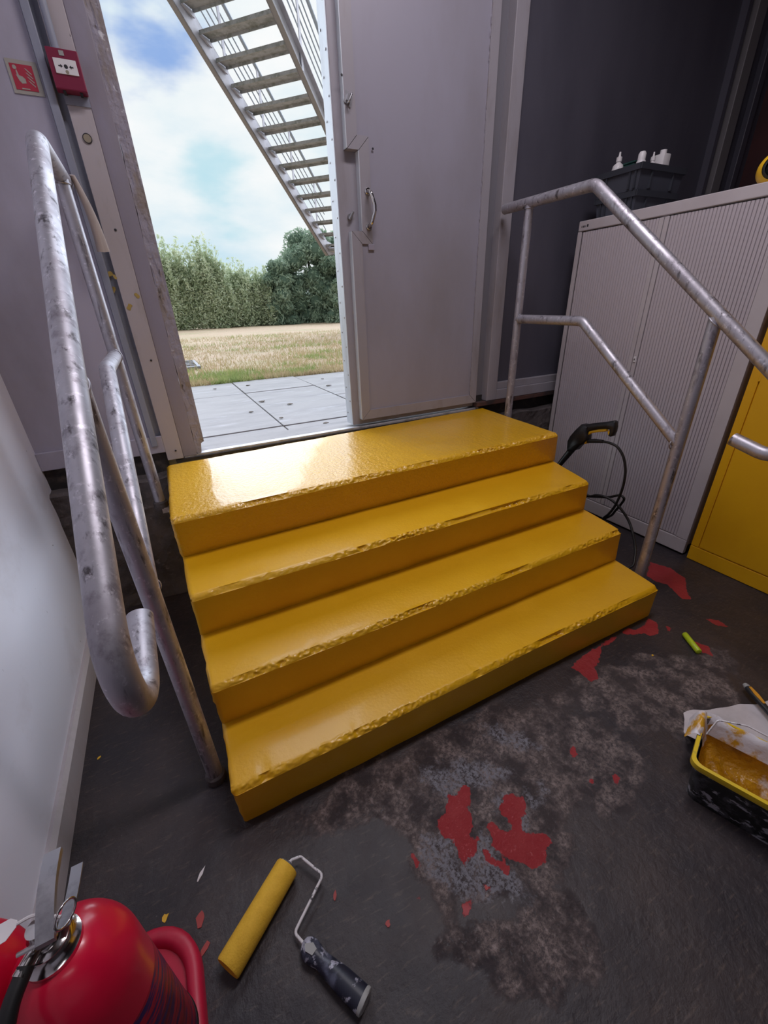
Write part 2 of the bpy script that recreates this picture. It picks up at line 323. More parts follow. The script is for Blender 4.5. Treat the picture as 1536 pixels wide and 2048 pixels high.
def floor_obj():
    gx = np.concatenate([np.arange(-.60, 2.7, .010), np.arange(2.7, 4.41, .15)]); gy = np.concatenate([np.arange(-4.6, -1.05, .15), np.arange(-1.02, 1.6, .010)])
    X, Y = np.meshgrid(gx, gy); nx, ny = len(gx), len(gy)
    co = np.stack([X.ravel(), Y.ravel(), np.zeros(X.size)], 1)
    i = np.arange(nx-1)[None, :]+nx*np.arange(ny-1)[:, None]; F = np.stack([i, i+1, i+nx+1, i+nx], -1).reshape(-1, 4)
    me = bpy.data.meshes.new('floor'); me.from_pydata(co.tolist(), [], F.tolist()); me.update()
    for nm, polys in (('red', RED), ('grey', GREY), ('worn', WORN)):
        d = np.full(X.size, 9.)
        for q in polys:
            d = np.minimum(d, poly_sd(co[:, 0], co[:, 1], [P(u, v, 2, 0)[:2] for u, v in q]))
        at = me.attributes.new(nm, 'FLOAT', 'POINT'); at.data.foreach_set('value', np.clip(d, -.5, .5).astype(np.float32))
    m = bpy.data.materials.new('worn_floor_paint'); m.use_nodes = True; t = m.node_tree; b = t.nodes['Principled BSDF']; LK = t.links; b.inputs['Specular IOR Level'].default_value = .40
    tcn = t.nodes.new('ShaderNodeTexCoord')
    def ns(sc, det=8, rough=.6, st=None):
        n = t.nodes.new('ShaderNodeTexNoise'); n.inputs['Scale'].default_value = sc; n.inputs['Detail'].default_value = det; n.inputs['Roughness'].default_value = rough
        if st:
            mpn = t.nodes.new('ShaderNodeMapping'); mpn.inputs['Scale'].default_value = st; mpn.inputs['Rotation'].default_value = (0, 0, .5); LK.new(tcn.outputs['Object'], mpn.inputs[0]); LK.new(mpn.outputs[0], n.inputs['Vector'])
        else: LK.new(tcn.outputs['Object'], n.inputs['Vector'])
        return n.outputs[0]
    def att(nm):
        a = t.nodes.new('ShaderNodeAttribute'); a.attribute_name = nm; return a.outputs['Fac']
    def ramp(x, lo, hi, a=0., z=1.):
        mr = t.nodes.new('ShaderNodeMapRange'); mr.inputs[1].default_value = lo; mr.inputs[2].default_value = hi; mr.inputs[3].default_value = a; mr.inputs[4].default_value = z; LK.new(x, mr.inputs[0]); return mr.outputs[0]
    def mixc(f, a, c):
        n = t.nodes.new('ShaderNodeMixRGB'); LK.new(f, n.inputs[0])
        for k, x in ((1, a), (2, c)):
            if isinstance(x, tuple): n.inputs[k].default_value = (*x, 1)
            else: LK.new(x, n.inputs[k])
        return n.outputs[0]
    MU = lambda a, c: math_node(t, 'MULTIPLY', a, c)
    c = mixc(ramp(ns(3), .40, .66), (.026, .022, .027), (.050, .037, .036))
    c = mixc(ramp(ns(22, st=(1, 5, 1)), .56, .75), c, (.10, .075, .064))
    worn = MU(ramp(math_node(t, 'ADD', att('worn'), MU(math_node(t, 'SUBTRACT', ns(7), .5), .22)), .012, -.012), ramp(ns(70, 9, .78), .42, .57, .12, 1.))
    c = mixc(worn, c, mixc(ramp(ns(13), .42, .60), (.050, .038, .040), (.235, .185, .172)))
    speck = ramp(ns(60, 6, .7), .66, .70); c = mixc(MU(speck, .5), c, (.20, .17, .165))
    gr = MU(ramp(math_node(t, 'ADD', att('grey'), MU(math_node(t, 'SUBTRACT', ns(18, 9, .7), .5), .16)), .012, -.012), ramp(ns(90, 6, .75), .44, .54))
    c = mixc(gr, c, (.205, .200, .225))
    rd = ramp(math_node(t, 'ADD', att('red'), MU(math_node(t, 'SUBTRACT', ns(45), .5), .028)), .0012, -.0012)
    c = mixc(rd, c, mixc(ramp(ns(15), .4, .7), (.31, .022, .028), (.35, .036, .040)))
    LK.new(c, b.inputs['Base Color'])
    LK.new(math_node(t, 'ADD', ramp(ns(9), .35, .7, .36, .52), MU(worn, .18)), b.inputs['Roughness'])
    h = math_node(t, 'ADD', MU(ns(40, 8, .65), .6), MU(ns(9, 5), 1.0)); h = math_node(t, 'ADD', h, MU(worn, .22)); h = math_node(t, 'SUBTRACT', h, MU(rd, .10))
    bp = t.nodes.new('ShaderNodeBump'); bp.inputs['Strength'].default_value = .55; bp.inputs['Distance'].default_value = .009; LK.new(h, bp.inputs['Height']); LK.new(bp.outputs[0], b.inputs['Normal'])
    o = link('floor', me, m); o['kind'] = 'structure'
floor_obj()

# ------------------------------------------------------------------ room shell
sbox('wall_left', XL-.12, XL, -4.6, YW+.2, 0, 3.6, M_wallw)
bb = MB().prism([(XL, -4.6, 0), (XL, -4.6, .105), (XL+.010, -4.6, .105), (XL+.020, -4.6, .090), (XL+.020, -4.6, 0)], (0, 5.92, 0)).build('baseboard_left', M_strip); bb['kind'] = 'structure'
sbox('ceiling', XL-.12, 4.5, -4.7, YW+.2, 3.6, 3.7, M_dark)
sbox('wall_right', 4.32, 4.44, -4.6, YW+.2, 0, 3.6, M_red_wall)
sbox('wall_rear', XL-.12, 4.44, -4.72, -4.6, 0, 3.6, M_wallw)
# the raised footing below the wall
for nm, x0, x1 in (('trim_1', XL, .02), ('trim_2', 1.86, 4.32)):
    bm = bmesh.new(); bmesh.ops.create_grid(bm, x_segments=max(8, int((x1-x0)/.03)), y_segments=24, size=.5)
    for q in bm.verts:
        x = x0+(q.co.x+.5)*(x1-x0); s = q.co.y+.5
        yy, zz = (1.335, s/.8*.665) if s < .8 else (1.335+(s-.8)/.2*.12, .665)
        d = noise.noise(Vector((x*6, zz*6, yy*6)))*.018+noise.noise(Vector((x*25, zz*25, yy*25)))*.007
        q.co = Vector((x, yy-(d if s < .82 else 0), zz+(d if s >= .78 else 0)))
    me = bpy.data.meshes.new(nm); bm.to_mesh(me); bm.free(); o = link(nm, me, M_conc); o['kind'] = 'structure'
# wall with the door: left panel, the trims beside the opening, right panel
wb = empty('wall_back', (0, YW, 0), kind='structure')
MB().box(XL-.1, -.036, YW, YW+.10, .80, 3.6).build('panel', M_panel, wb)
MB().box(XL, .016, YW-.014, YW, .765, .845, .003).build('base_channel', M_panel, wb)
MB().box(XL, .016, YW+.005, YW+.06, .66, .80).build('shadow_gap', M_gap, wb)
MB().box(-.034, -.008, YW-.022, YW+.08, .80, 3.6, .003).build('channel', M_blue, wb)
MB().box(-.008, .016, YW+.010, YW+.08, .80, 3.6).build('groove', M_blue, wb)
st = MB().box(.016, .087, YW-.012, YW+.08, .722, 3.6, .002).build('flat_strip', M_strip, wb)
for z in (.765, 1.18, 1.66, 2.5): MB().lathe([(0, 0), (.0035, 0), (.0045, -.002), (.002, -.003), (0, -.003)], 10, (0, 1, 0), (.06, YW-.012, z)).build('screw', M_ink, st)
MB().box(.0868, .150, YW+.004, YW+.10, .722, 3.6, .003).build('jamb_post', M_jamb, wb)
# weathered outer edge of the jamb: peeling, broken off near the sill
bm = bmesh.new(); bmesh.ops.create_cube(bm, size=1); bmesh.ops.subdivide_edges(bm, edges=bm.edges[:], cuts=5, use_grid_fill=True)
for q in bm.verts: q.co = Vector((.173+q.co.x*.046, YW+.075+q.co.y*.14, 2.17+q.co.z*2.84))
bmesh.ops.bisect_plane
for k in range(70):
    zc = .76+k*.04
    bmesh.ops.bisect_plane(bm, geom=bm.verts[:]+bm.edges[:]+bm.faces[:], plane_co=(0, 0, zc), plane_no=(0, 0, 1))
for q in bm.verts:
    v = q.co; d = noise.noise(Vector((v.y*9, v.z*7, 1)))*.005+noise.noise(Vector((v.y*40, v.z*28, 3)))*.004
    if v.x < .16: q.co.x += d
    if v.y < YW+.02: q.co.y += abs(noise.noise(Vector((v.x*40, v.z*11, 5))))*.010
    if v.z < .80: q.co.z += noise.noise(Vector((v.x*60, v.y*20, 2)))*.02+(.03 if v.x > .18 else -.02)
for q in bm.verts: q.co.y -= YW
me = bpy.data.meshes.new('worn_edge'); bm.to_mesh(me); bm.free(); link('worn_edge', me, M_worn, wb)
for k, (u, v, yw_, a, ln_) in enumerate(((218, 548, YW, .5, .020), (226, 580, YW, 1.1, .020), (259, 614, YW-.0125, 1.0, .017), (274, 591, YW-.0125, 2.2, .014), (229, 553, YW-.0225, 2.0, .012))):
    c_ = P(u, v, 1, yw_); MB().prism([(c_[0]+math.cos(a+q)*ln_*(.35+.65*abs(math.cos(q)))*random.uniform(.6, 1), yw_, c_[2]+math.sin(a+q)*ln_*(.35+.65*abs(math.cos(q)))*random.uniform(.6, 1)) for q in [2*math.pi*j/10 for j in range(10)]], (0, -.0006, 0)).build('paint_smear', mat('yellow_smear', (.42, .30, .08), .6), wb)
# lintel over the opening and the wall to the right of the door
MB().box(.15, 2.0, YW, YW+.10, 3.3, 3.6).build('lintel', M_panel, wb)
MB().box(1.900, 1.980, YW+.045, YW+.12, .70, 3.6).build('recess', mat('recess_grey', (.17, .165, .19), .5), wb)  # recess in a darker grey than the frame beside it
MB().box(1.980, 2.062, YW-.01, YW+.12, .765, 3.6, .003).build('frame_post', M_doorf, wb)
MB().box(2.062, 3.80, YW+.035, YW+.12, .80, 3.6).build('shaded_panel', M_wallr, wb)
MB().box(2.062, 3.80, YW+.005, YW+.035, .83, .875, .003).build('bottom_rail', M_doorf, wb)
MB().box(2.062, 3.80, YW-.01, YW+.035, .765, .83, .003).build('bottom_rail', M_doorf, wb)
MB().box(1.90, 4.3, YW-.01, YW+.03, .735, .763, .003).build('rusty_strip', M_rust, wb)
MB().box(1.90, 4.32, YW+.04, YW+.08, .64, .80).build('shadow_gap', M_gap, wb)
MB().box(3.80, 3.835, YW-.01, YW+.1, .80, 3.6).build('thin_post', M_wallr, wb)
MB().box(3.87, 3.965, YW-.03, YW+.1, .80, 3.6, .004).build('frame_post', mat('mid_grey_post', (.17, .16, .17), .5), wb)
MB().box(3.835, 4.32, YW+.03, YW+.12, .80, 3.6).build('corner_panel', M_wallr, wb)
MB().box(4.13, 4.19, YW-.01, YW+.03, .80, 3.6, .004).build('corner_post', M_wallr, wb)
# sill
ts = MB().box(-.02, 2.05, 1.445, 1.62, .66, .719).build('trim_3', M_slab); ts['kind'] = 'structure'
sl = MB().box(.09, 1.93, 1.405, 1.443, .70, .728, .003).build('trim_4', M_sill); sl['kind'] = 'structure'
MB().box(.05, 1.93, 1.392, 1.405, .70, .716).build('trim_5', M_gap)['kind'] = 'structure'  # dark strip standing for the shadow line at the sill

# ------------------------------------------------------------------ door leaf
YD = 1.43
door = empty('door_1', (0, YD, .74), kind='structure')
MB().box(1.022, 1.897, YD, YD+.092, .736, 3.3, .002).build('leaf', M_doorf, door)
ed = MB().box(1.0185, 1.022, YD+.003, YD+.089, .738, 3.3).build('edge_plate', M_edge, door)
for k in range(34):
    MB().lathe([(0, 0), (.005, 0), (.004, .0025), (0, .003)], 8, (-1, 0, 0), (1.0185, YD+(.022 if k % 2 else .066), .80+k*.073)).build('bolt', M_steel, ed)
# raised inner panel with its mitred frame, stepped round the lock
OUT = [(1.066, .768), (1.066, 1.690), (1.124, 1.690), (1.124, 2.000), (1.066, 2.000), (1.066, 3.25), (1.892, 3.25), (1.892, .768)]
def inset(poly, d):
    n = len(poly); out = []
    for i in range(n):
        p0, p, p1 = (np.array(poly[j % n]) for j in (i-1, i, i+1)); a = (p-p0)/np.linalg.norm(p-p0); c = (p1-p)/np.linalg.norm(p1-p)
        na, nc = np.array([a[1], -a[0]]), np.array([c[1], -c[0]]); bq = na+nc; out.append(p+bq/(bq@bq/2)*d if bq@bq > 1e-9 else p+na*d)
    return out
INN = inset(OUT, .052)
YF = YD-.036
for i in range(len(OUT)):
    j = (i+1) % len(OUT); a, b2, c, d = (np.array(q) for q in (OUT[i], OUT[j], INN[j], INN[i])); ce = (a+b2+c+d)/4
    dirv = (b2-a)/np.linalg.norm(b2-a); pts = []
    for q in (a, b2, c, d):
        s = .0013*np.sign((q-ce)@dirv); q2 = q-dirv*s; pts.append((q2[0], YF, q2[1]))
    MB().prism(pts, (0, .036, 0)).build('frame_rail', M_doorf, door)
MB().prism([(x, YF+.007, z) for x, z in INN], (0, .02, 0)).build('infill', M_door, door)
side = MB()
for i in (0, 1, 2, 3, 4):
    a, b2 = OUT[i], OUT[i+1]
    if a[0] == b2[0]: side.box(a[0]-.0035, a[0], YF+.001, YD, min(a[1], b2[1])+.002, max(a[1], b2[1])-.002)
side.build('lit_edge_strip', M_edge, door)  # pale strip paints the doorway light on the panel's left-facing edges
cs = MB()
for k in range(60):
    z = .80+k*.042; hx = 1.838+random.uniform(-.003, .003)
    cs.box(hx-.0012, hx+.0012, YF-.0006, YF, z, z+.02+random.random()*.015)
cs.build('sealant_line', M_worn, door)['kind'] = 'stuff'
# handle
hp = [(1.158, YF, 1.850), (1.158, YF-.038, 1.840), (1.172, YF-.046, 1.79), (1.172, YF-.046, 1.765), (1.158, YF-.038, 1.720), (1.158, YF, 1.710)]
hd = MB().tube(fillet(hp, .016, 6), .0085, 12).build('pull_handle', M_chrome, door, 40)
for z in (1.850, 1.710): MB().lathe([(.0, -.008), (.012, -.008), (.016, -.003), (.016, 0)], 20, (0, 1, 0), (1.158, YF, z)).build('rose', M_chrome, hd, 40)
lt = MB().lathe([(0, -.012), (.012, -.012), (.014, 0)], 18, (0, 1, 0), (1.075, YD, 1.752)).build('thumb_turn', M_steel, door, 40)
MB().tube([(1.066, YD-.016, 1.738), (1.088, YD-.016, 1.770)], .006, 8, squash=(1, .6)).build('lever', M_steel, lt, 40)
br = MB(); c0 = np.array([1.083, YF, 2.166])
for s, th in ((.030, .004), (.016, .014)):
    br.prism([c0+np.array([math.cos(a)*s*.8, 0, math.sin(a)*s]) for a in (.35, 1.92, 3.49, 5.06)], (0, -th, 0))
br.build('staple_bracket', M_steel, door)
MB().tube(fillet([(1.075, YF-.01, 2.15), (1.075, YF-.03, 2.15), (1.092, YF-.03, 2.18), (1.092, YF-.01, 2.18)], .006, 4), .0035, 8).build('staple_loop', M_steel, door, 40)
MB().box(1.152, 1.185, YF-.001, YF+.012, 1.612, 1.638, .002).build('dark_plate', M_jamb, door)
for x, z in ((1.195, 2.01), (1.060, 2.24)): MB().lathe([(0, -.002), (.004, -.002), (.005, 0)], 10, (0, 1, 0), (x, YF, z)).build('screw', M_ink, door)

# ------------------------------------------------------------------ things on the left of the opening
pl = MB().lathe([(0, -.003), (.012, -.003), (.0125, -.001)], 28, (0, 1, 0), (.050, YW-.012, 1.932)).build('blanking_disc', M_disc)
tag(pl, 'small round tan disc with dark rim on cream strip', 'plate')
MB().lathe([(.0125, 0), (.0125, -.0035), (.0145, -.0035), (.0145, 0)], 28, (0, 1, 0), (.050, YW-.012, 1.932)).build('rim', M_ink, pl)
cpt = empty('fire_call_point', (.045, YW-.012, 2.094), 'red fire alarm call point box with white glass panel and arrows', 'alarm')
MB().box(.000, .090, YW-.052, YW-.012, 2.046, 2.148, .003).build('housing', M_callred, cpt)
gl = MB().box(.014, .078, YW-.055, YW-.052, 2.084, 2.122, .001).build('break_panel', M_white, cpt)
yy = YW-.0555
ar = MB()
for sx in (-1, 1):
    x0 = .046+sx*.021
    ar.prism([(x0, yy, 2.1015), (x0, yy, 2.1045), (x0-sx*.006, yy, 2.1045), (x0-sx*.006, yy, 2.108), (x0-sx*.012, yy, 2.103), (x0-sx*.006, yy, 2.098), (x0-sx*.006, yy, 2.1015)], (0, .0006, 0))
ar.build('arrow_marks', M_ink, gl)
MB().lathe([(0, 0), (.0055, 0), (.0055, .0006)], 18, (0, 1, 0), (.046, yy, 2.103)).build('dot_mark', M_ink, gl)
MB().lathe([(.004, 0), (.005, 0), (.005, .0004), (.004, .0004)], 16, (0, 1, 0), (.046, yy, 2.090)).build('small_emblem', M_disc, gl)
MB().box(.036, .050, YW-.0535, YW-.052, 2.130, 2.142).build('top_emblem', M_gripend, cpt)
for x in (.018, .066): MB().box(x, x+.008, YW-.045, YW-.02, 2.040, 2.046).build('latch', M_ink, cpt)
MB().box(.014, .088, YW-.016, YW-.012, 2.018, 2.044).build('back_plate', M_blue, cpt)
cdt = MB().tube([(.030, YW-.026, 2.148), (.030, YW-.026, 3.58)], .011, 14).build('conduit', M_blue, None, 40); tag(cdt, 'blue grey conduit pipe running up from the red call point', 'pipe')
sg = empty('fire_alarm_sign', (-.083, YW, 2.076), 'small red and cream fire alarm sign with hand and flames', 'sign')
MB().box(-.125, -.041, YW-.003, YW-.0004, 2.034, 2.119).build('plate', M_signc, sg)
MB().box(-.116, -.055, YW-.0042, YW-.003, 2.044, 2.108).build('red_field', M_signr, sg)
ys = YW-.0048
MB().prism([(x, ys, z) for x, z in ((-.103, 2.092), (-.100, 2.094), (-.0975, 2.080), (-.089, 2.078), (-.083, 2.072), (-.083, 2.062), (-.095, 2.060), (-.101, 2.067), (-.106, 2.082), (-.103, 2.080))], (0, .0006, 0)).build('hand_symbol', M_signc, sg)
fl = MB()
for k in range(4):
    x = -.078+k*.0005; z = 2.100-k*.010
    fl.prism([(x, ys, z), (x+.005, ys, z-.002), (x+.017, ys, z-.013), (x+.016, ys, z-.0155), (x+.006, ys, z-.007)], (0, .0006, 0))
fl.build('flame_symbol', M_signc, sg)
MB().lathe([(.003, 0), (.0055, 0), (.0055, .0006), (.003, .0006)], 16, (0, 1, 0), (-.104, ys, 2.099)).build('button_symbol', M_signc, sg)
MB().box(-.100, -.078, ys, ys+.0006, 2.046, 2.049).build('text_strip', M_signc, sg)

# ------------------------------------------------------------------ yellow steps
Z4 = (.1745, .3584, .543, .72)
FRONT = [(P(465, 1587, 2, Z4[0]), P(1319, 1173, 2, Z4[0])), (P(420, 1381, 2, Z4[1]), P(1246, 1060, 2, Z4[1])), (P(380, 1197, 2, Z4[2]), P(1180, 962, 2, Z4[2])), (P(340, 1041, 2, Z4[3]), P(1118, 866, 2, Z4[3]))]
FOOT = [(P(487, 1646, 2, 0), P(1299, 1229, 2, 0)), (P(444, 1450, 2, Z4[0]), P(1233, 1118, 2, Z4[0])), (P(401, 1272, 2, Z4[1]), P(1170, 1017, 2, Z4[1])), (P(364, 1115, 2, Z4[2]), P(1110, 920, 2, Z4[2]))]
BACK = (P(334, 932, 2, .72), np.array([1.965, 1.395, .72]))
steps = empty('concrete_steps', (0, 0, 0), 'four broad concrete steps under fresh glossy yellow paint up to the door', 'steps')
NX = 440
def step_mesh(k):
    z0, z1 = (0 if k == 0 else Z4[k-1]), Z4[k]
    fl_, fr_ = FRONT[k]; bl, br_ = FOOT[k]
    if k < 3: kl, kr = FOOT[k+1]; kl = kl+np.array([0, .03, 0]); kr = kr+np.array([0, .03, 0])
    else: kl, kr = BACK
    c = .017
    zs = list(np.linspace(0, 1, 9))
    prof = [('r', t) for t in zs]+[('n', t) for t in (0, .1, .2, .3, .4, .5, .6, .7, .8, .9, 1)]+[('t', t) for t in np.concatenate([[.03, .07, .12], np.linspace(.2, 1, 9)])]
    vs = []
    for i in range(NX+1):
        s = i/NX; row = []
        e_in = 0.0
        dx = min(s, 1-s)*1.9
        rnd = max(0, 1-dx/.012)**2*.007
        f = fl_*(1-s)+fr_*s; b = bl*(1-s)+br_*s; bk = kl*(1-s)+kr*s
        xx = f[0]
        chip = max(0, noise.noise(Vector((xx*4.5, k*7.3, 1)))-.12)*.030+max(0, noise.noise(Vector((xx*17, k*3.3, 4)))-.25)*.020
        wav = noise.noise(Vector((xx*1.3, k*5.1, 9)))*.004
        for kind, t in prof:
            if kind == 'r':
                p = np.array([b[0]+(f[0]-b[0])*t, b[1]+(f[1]-b[1])*t, z0+(z1-c-z0)*t]); n_ = noise.noise(Vector((p[0]*9, p[2]*9, k)))*.0022; p[1] -= n_-wav
            elif kind == 'n':
                a = t*math.pi/2; q = .45
                p = np.array([f[0], f[1]+c*(1-math.cos(a))*(1-q)+c*q*t, z1-c+c*math.sin(a)*(1-q)+c*q*t])
                h = max(0, math.sin(t*math.pi))**.55
                n_ = (abs(noise.noise(Vector(p*48)))*.0085-.0016+noise.noise(Vector(p*115))*.0034)*(.22+max(0, noise.noise(Vector((p[0]*3.1, 2, k*2.7)))+.28)*1.5)
                p[1] += h*(chip*.75+n_)+wav; p[2] -= h*(chip*.55+n_)
            else:
                f2 = np.array([f[0], f[1]+c, z1]); p = f2*(1-t)+np.array([bk[0], bk[1], z1])*t
                fade = max(0, 1-t*6); p[2] += noise.noise(Vector((p[0]*6, p[1]*6, k)))*.0018-chip*.25*fade
                if k == 3: p[2] += noise.noise(Vector((p[0]*60, p[1]*60, 2)))*.0009
            jag = noise.noise(Vector((p[1]*38, p[2]*38, s*9+k)))*.005+noise.noise(Vector((p[1]*110, p[2]*110, s*5)))*.003
            if i in (0, NX): p[0] += jag; 
            if rnd and kind != 'r': p[2] -= rnd
            if rnd and kind != 't': p[1] += rnd
            row.append(tuple(p))
        row.append((bk[0], bk[1], z0)); vs.append(row)
    n = len(vs[0]); V = [p for r in vs for p in r]; F = []
    for i in range(NX):
        for j in range(n): F.append((i*n+j, i*n+(j+1) % n, (i+1)*n+(j+1) % n, (i+1)*n+j))
    F += [tuple(range(n)), tuple(range(NX*n, (NX+1)*n))[::-1]]
    mb = MB(); mb.add(V, F); return mb
for k in range(4):
    o = step_mesh(k).build('step', M_land if k == 3 else M_step, steps, 55)

# ------------------------------------------------------------------ handrails
def handrail(x, bend, slope, ys, tail_len, yb, yf, mid, label, name='handrail'):
    """bend: (y, z) of the knee of the top rail, slope below it, ys: where the return bend starts, yb / yf: back and front post, mid: (y, z) of the knee of the middle rail"""
    R_ = .0245
    root = empty(name, (x, .2, 0), label, 'handrail')
    d = Vector((0, -1, -slope)).normalized(); S = Vector((x, ys, bend[1]-(bend[0]-ys)*slope))
    nleft = Vector((0, -d.z, d.y)); ce = S+nleft*.098
    arc = []; p0 = S-ce
    for k in range(25): arc.append(ce+Matrix.Rotation(math.radians(160)*k/24, 3, Vector((1, 0, 0))) @ p0)
    tail = (arc[-1]-arc[-2]).normalized(); end = arc[-1]+tail*tail_len
    path = fillet([(x, 1.35, bend[1]+.007), (x, bend[0], bend[1]), tuple(S)], .075, 10)+arc[1:]+[end]
    MB().tube(path, R_, 24, caps=False).tube(path[-6:][::-1], R_-.0035, 24, caps=False).tube(path[:3], R_-.0035, 24, caps=False).build('top_rail', M_galv, root, 60)
    # end rings of the open tube
    ry, rz = path[-1].y, path[-1].z
    vs = []
    for e_, t_ in ((path[-1], tail), (path[0], Vector((0, 1, 0)))):
        q = Vector((0, 0, 1)).rotation_difference(t_)
        MB().add([e_+q @ Vector((r*math.cos(a), r*math.sin(a), 0)) for r in (R_, R_-.0035) for a in [2*math.pi*j/24 for j in range(24)]], [(j, (j+1) % 24, 24+(j+1) % 24, 24+j) for j in range(24)]).build('tube_end', M_galv, root)
    zt = lambda y: bend[1]+.003 if y > bend[0] else S.z+(y-S.y)*slope
    b1 = MB().tube([(x, yb, .56), (x, yb, zt(yb)-.012)], R_*.9, 20).build('post', M_galv, root, 60)
    b2 = MB().tube([(x, yf, 0.0), (x, yf, zt(yf)-.012)], R_*.96, 20).build('post', M_galv, root, 60)
    zm = mid[1]-(mid[0]-yf)*slope; mp_ = fillet([(x, yb, mid[1]+.006), (x, *mid), (x, yf, zm)], .06, 8)
    MB().tube(mp_, R_*.93, 20).build('mid_rail', M_galv, root, 60)
    for po, zb in ((b1, .56), (b2, 0)):
        MB().lathe([(R_, .0), (R_+.007, .002), (R_+.006, .028), (R_, .034)], 20, (0, 0, 1), (x, yb if po is b1 else yf, zb)).build('socket', M_conc, po, 40)
    q = (x, x+.08) if x < .5 else (x-.09, x); MB().box(*q, yb-.03, yb+.03, .54, .565).build('bracket', M_galv, root)
    for (y, z) in ((yb, mid[1]+.006), (yf, zm)):
        ring = [(x+math.cos(a)*R_*.98, y+(-.022 if y == yb else .022), z+math.sin(a)*R_*.98) for a in [2*math.pi*j/24 for j in range(24)]]
        MB().tube(ring, .0028, 6, closed=True).build('weld', M_galv, root, 60)
    for y in (yb, yf):
        ring = [(x+math.cos(a)*R_*.95, y+math.sin(a)*R_*.95, zt(y)-R_*(1.0 if y == yb else 1.1)+(0 if y == yb else math.sin(a)*R_*.8)) for a in [2*math.pi*j/24 for j in range(24)]]
        MB().tube(ring, .0028, 6, closed=True).build('weld', M_galv, root, 60)
    return root
handrail(-.056, (.87, 1.782), .755, -.205, .120, 1.215, .195, (.80, 1.215), 'scratched galvanised handrail on the left of the yellow steps, nearest the camera')
handrail(1.97, (.775, 1.805), .803, -.215, .085, 1.165, .140, (.725, 1.262), 'scratched galvanised handrail on the right of the yellow steps, before the grey cupboard')
# rag over the end of the left rail
cl = MB()
cp = [P(144, 350, 1, 1.30), P(156, 374, 1, 1.31), P(172, 408, 1, 1.315), P(185, 440, 1, 1.32), P(196, 472, 1, 1.325), P(205, 503, 1, 1.33)]
cp = spline(cp, 4); nn = len(cp); vs = []
for i, c in enumerate(cp):
    t = i/(nn-1); wd = .008+.0125*t
    for j in range(16):
        a = 2*math.pi*j/16; rr = 1+.22*math.sin(3*a+1.3)*t
        vs.append((c[0]+math.cos(a)*wd*rr, c[1]+math.sin(a)*(.012+.006*t)*rr, c[2]+math.sin(a*1.0)*.004))
cl.add(vs, [(i*16+j, i*16+(j+1) % 16, (i+1)*16+(j+1) % 16, (i+1)*16+j) for i in range(nn-1) for j in range(16)]+[tuple(range(16)), tuple(range((nn-1)*16, nn*16))[::-1]])
tag(cl.build('rag', M_cloth, None, 60), 'folded tan rag hanging from the far end of the left handrail', 'rag')

# ------------------------------------------------------------------ tambour cupboard and yellow cupboard
XC = 2.537; CT = 1.774
cup = empty('tambour_cupboard', (XC, .78, 0), 'light grey tambour cupboard with slatted shutters behind the right handrail', 'cupboard')
y0, y1 = .232, 1.325
MB().box(XC+.012, XC+.47, y0+.002, y1-.002, .06, CT-.002, .003).build('body', M_cup, cup)
MB().box(XC, XC+.47, y0, y1, CT-.052, CT, .004).build('top_rail', M_cup, cup)
MB().box(XC, XC+.03, y0, y0+.062, .10, CT-.054, .002).build('side_rail', M_cup, cup)
MB().box(XC, XC+.03, y1-.026, y1, .10, CT-.054, .002).build('side_rail', M_cup, cup)
MB().box(XC, XC+.03, y0, y1, .012, .098, .003).build('plinth', M_cup, cup)
MB().box(XC+.02, XC+.45, y0+.02, y1-.02, 0, .06).build('base', M_gap, cup)
seam = .800
lab = MB()
for k, (w_, h_) in enumerate(((.004, .010), (.006, .009), (.005, .009), (.003, .009), (.009, .013))):
    yy_ = y1-.022-k*.0095; lab.box(XC-.0008, XC+.001, yy_-w_, yy_, CT-.034, CT-.034+h_)
lab.build('maker_mark', M_ink, cup)
def slat_mesh(wd):
    h0, h1 = .104, CT-.058
    prof = [(.0045, 0), (.0008, .0016), (0, wd*.5), (.0008, wd-.0026), (.0045, wd-.001)]
    vs = [(x, y, z) for z in (h0, h1) for x, y in prof]
    fs = [(i, i+1, 6+i, 5+i) for i in range(4)]
    return vs, fs
for nm, a, b, n in (('near', y0+.064, seam-.028, 29), ('far', seam+.028, y1-.033, 28)):
    sh = empty('shutter', (0, 0, 0)); sh.parent = cup
    MB().box(XC+.010, XC+.014, a-.01, b+.01, .10, CT-.054).build('backing', M_gap, sh, base=(XC, .78, 0))
    wd = (b-a)/n; vs, fs = slat_mesh(wd); me = bpy.data.meshes.new('slat'); me.from_pydata(vs, [], fs); me.materials.append(M_slat)
    for k in range(n):
        o = bpy.data.objects.new('slat', me); o.parent = sh; o.location = (.004, a+k*wd-.78, 0); COL.objects.link(o)
    e0 = (seam-.026, seam-.002) if nm == 'near' else (seam+.002, seam+.026)
    gbar = MB().box(XC+.002, XC+.014, e0[0], e0[1], .104, CT-.058, .002).build('leading_edge', M_cup, sh, base=(XC, .78, 0))
lk = MB().box(XC-.003, XC+.004, seam-.021, seam-.007, 1.02, 1.05, .002).build('lock', M_white, cup)
MB().box(XC-.0036, XC-.003, seam-.0165, seam-.0115, 1.030, 1.040).build('keyhole', M_ink, lk)
yc = empty('yellow_cupboard', (XC, -.25, 0), 'bright yellow steel cupboard beside the grey tambour cupboard', 'cupboard')
MB().box(XC+.004, XC+.45, -.72, .205, .0, 1.80, .004).build('body', M_ycup, yc)
MB().box(XC-.004, XC+.006, -.72, .205, .002, .088, .003).build('plinth', M_ycup, yc)
MB().box(XC-.004, XC+.006, .166, .205, .09, 1.80, .003).build('side_rail', M_ycup, yc)
MB().box(XC-.004, XC+.006, -.72, .166, 1.765, 1.80, .003).build('top_rail', M_ycup, yc)
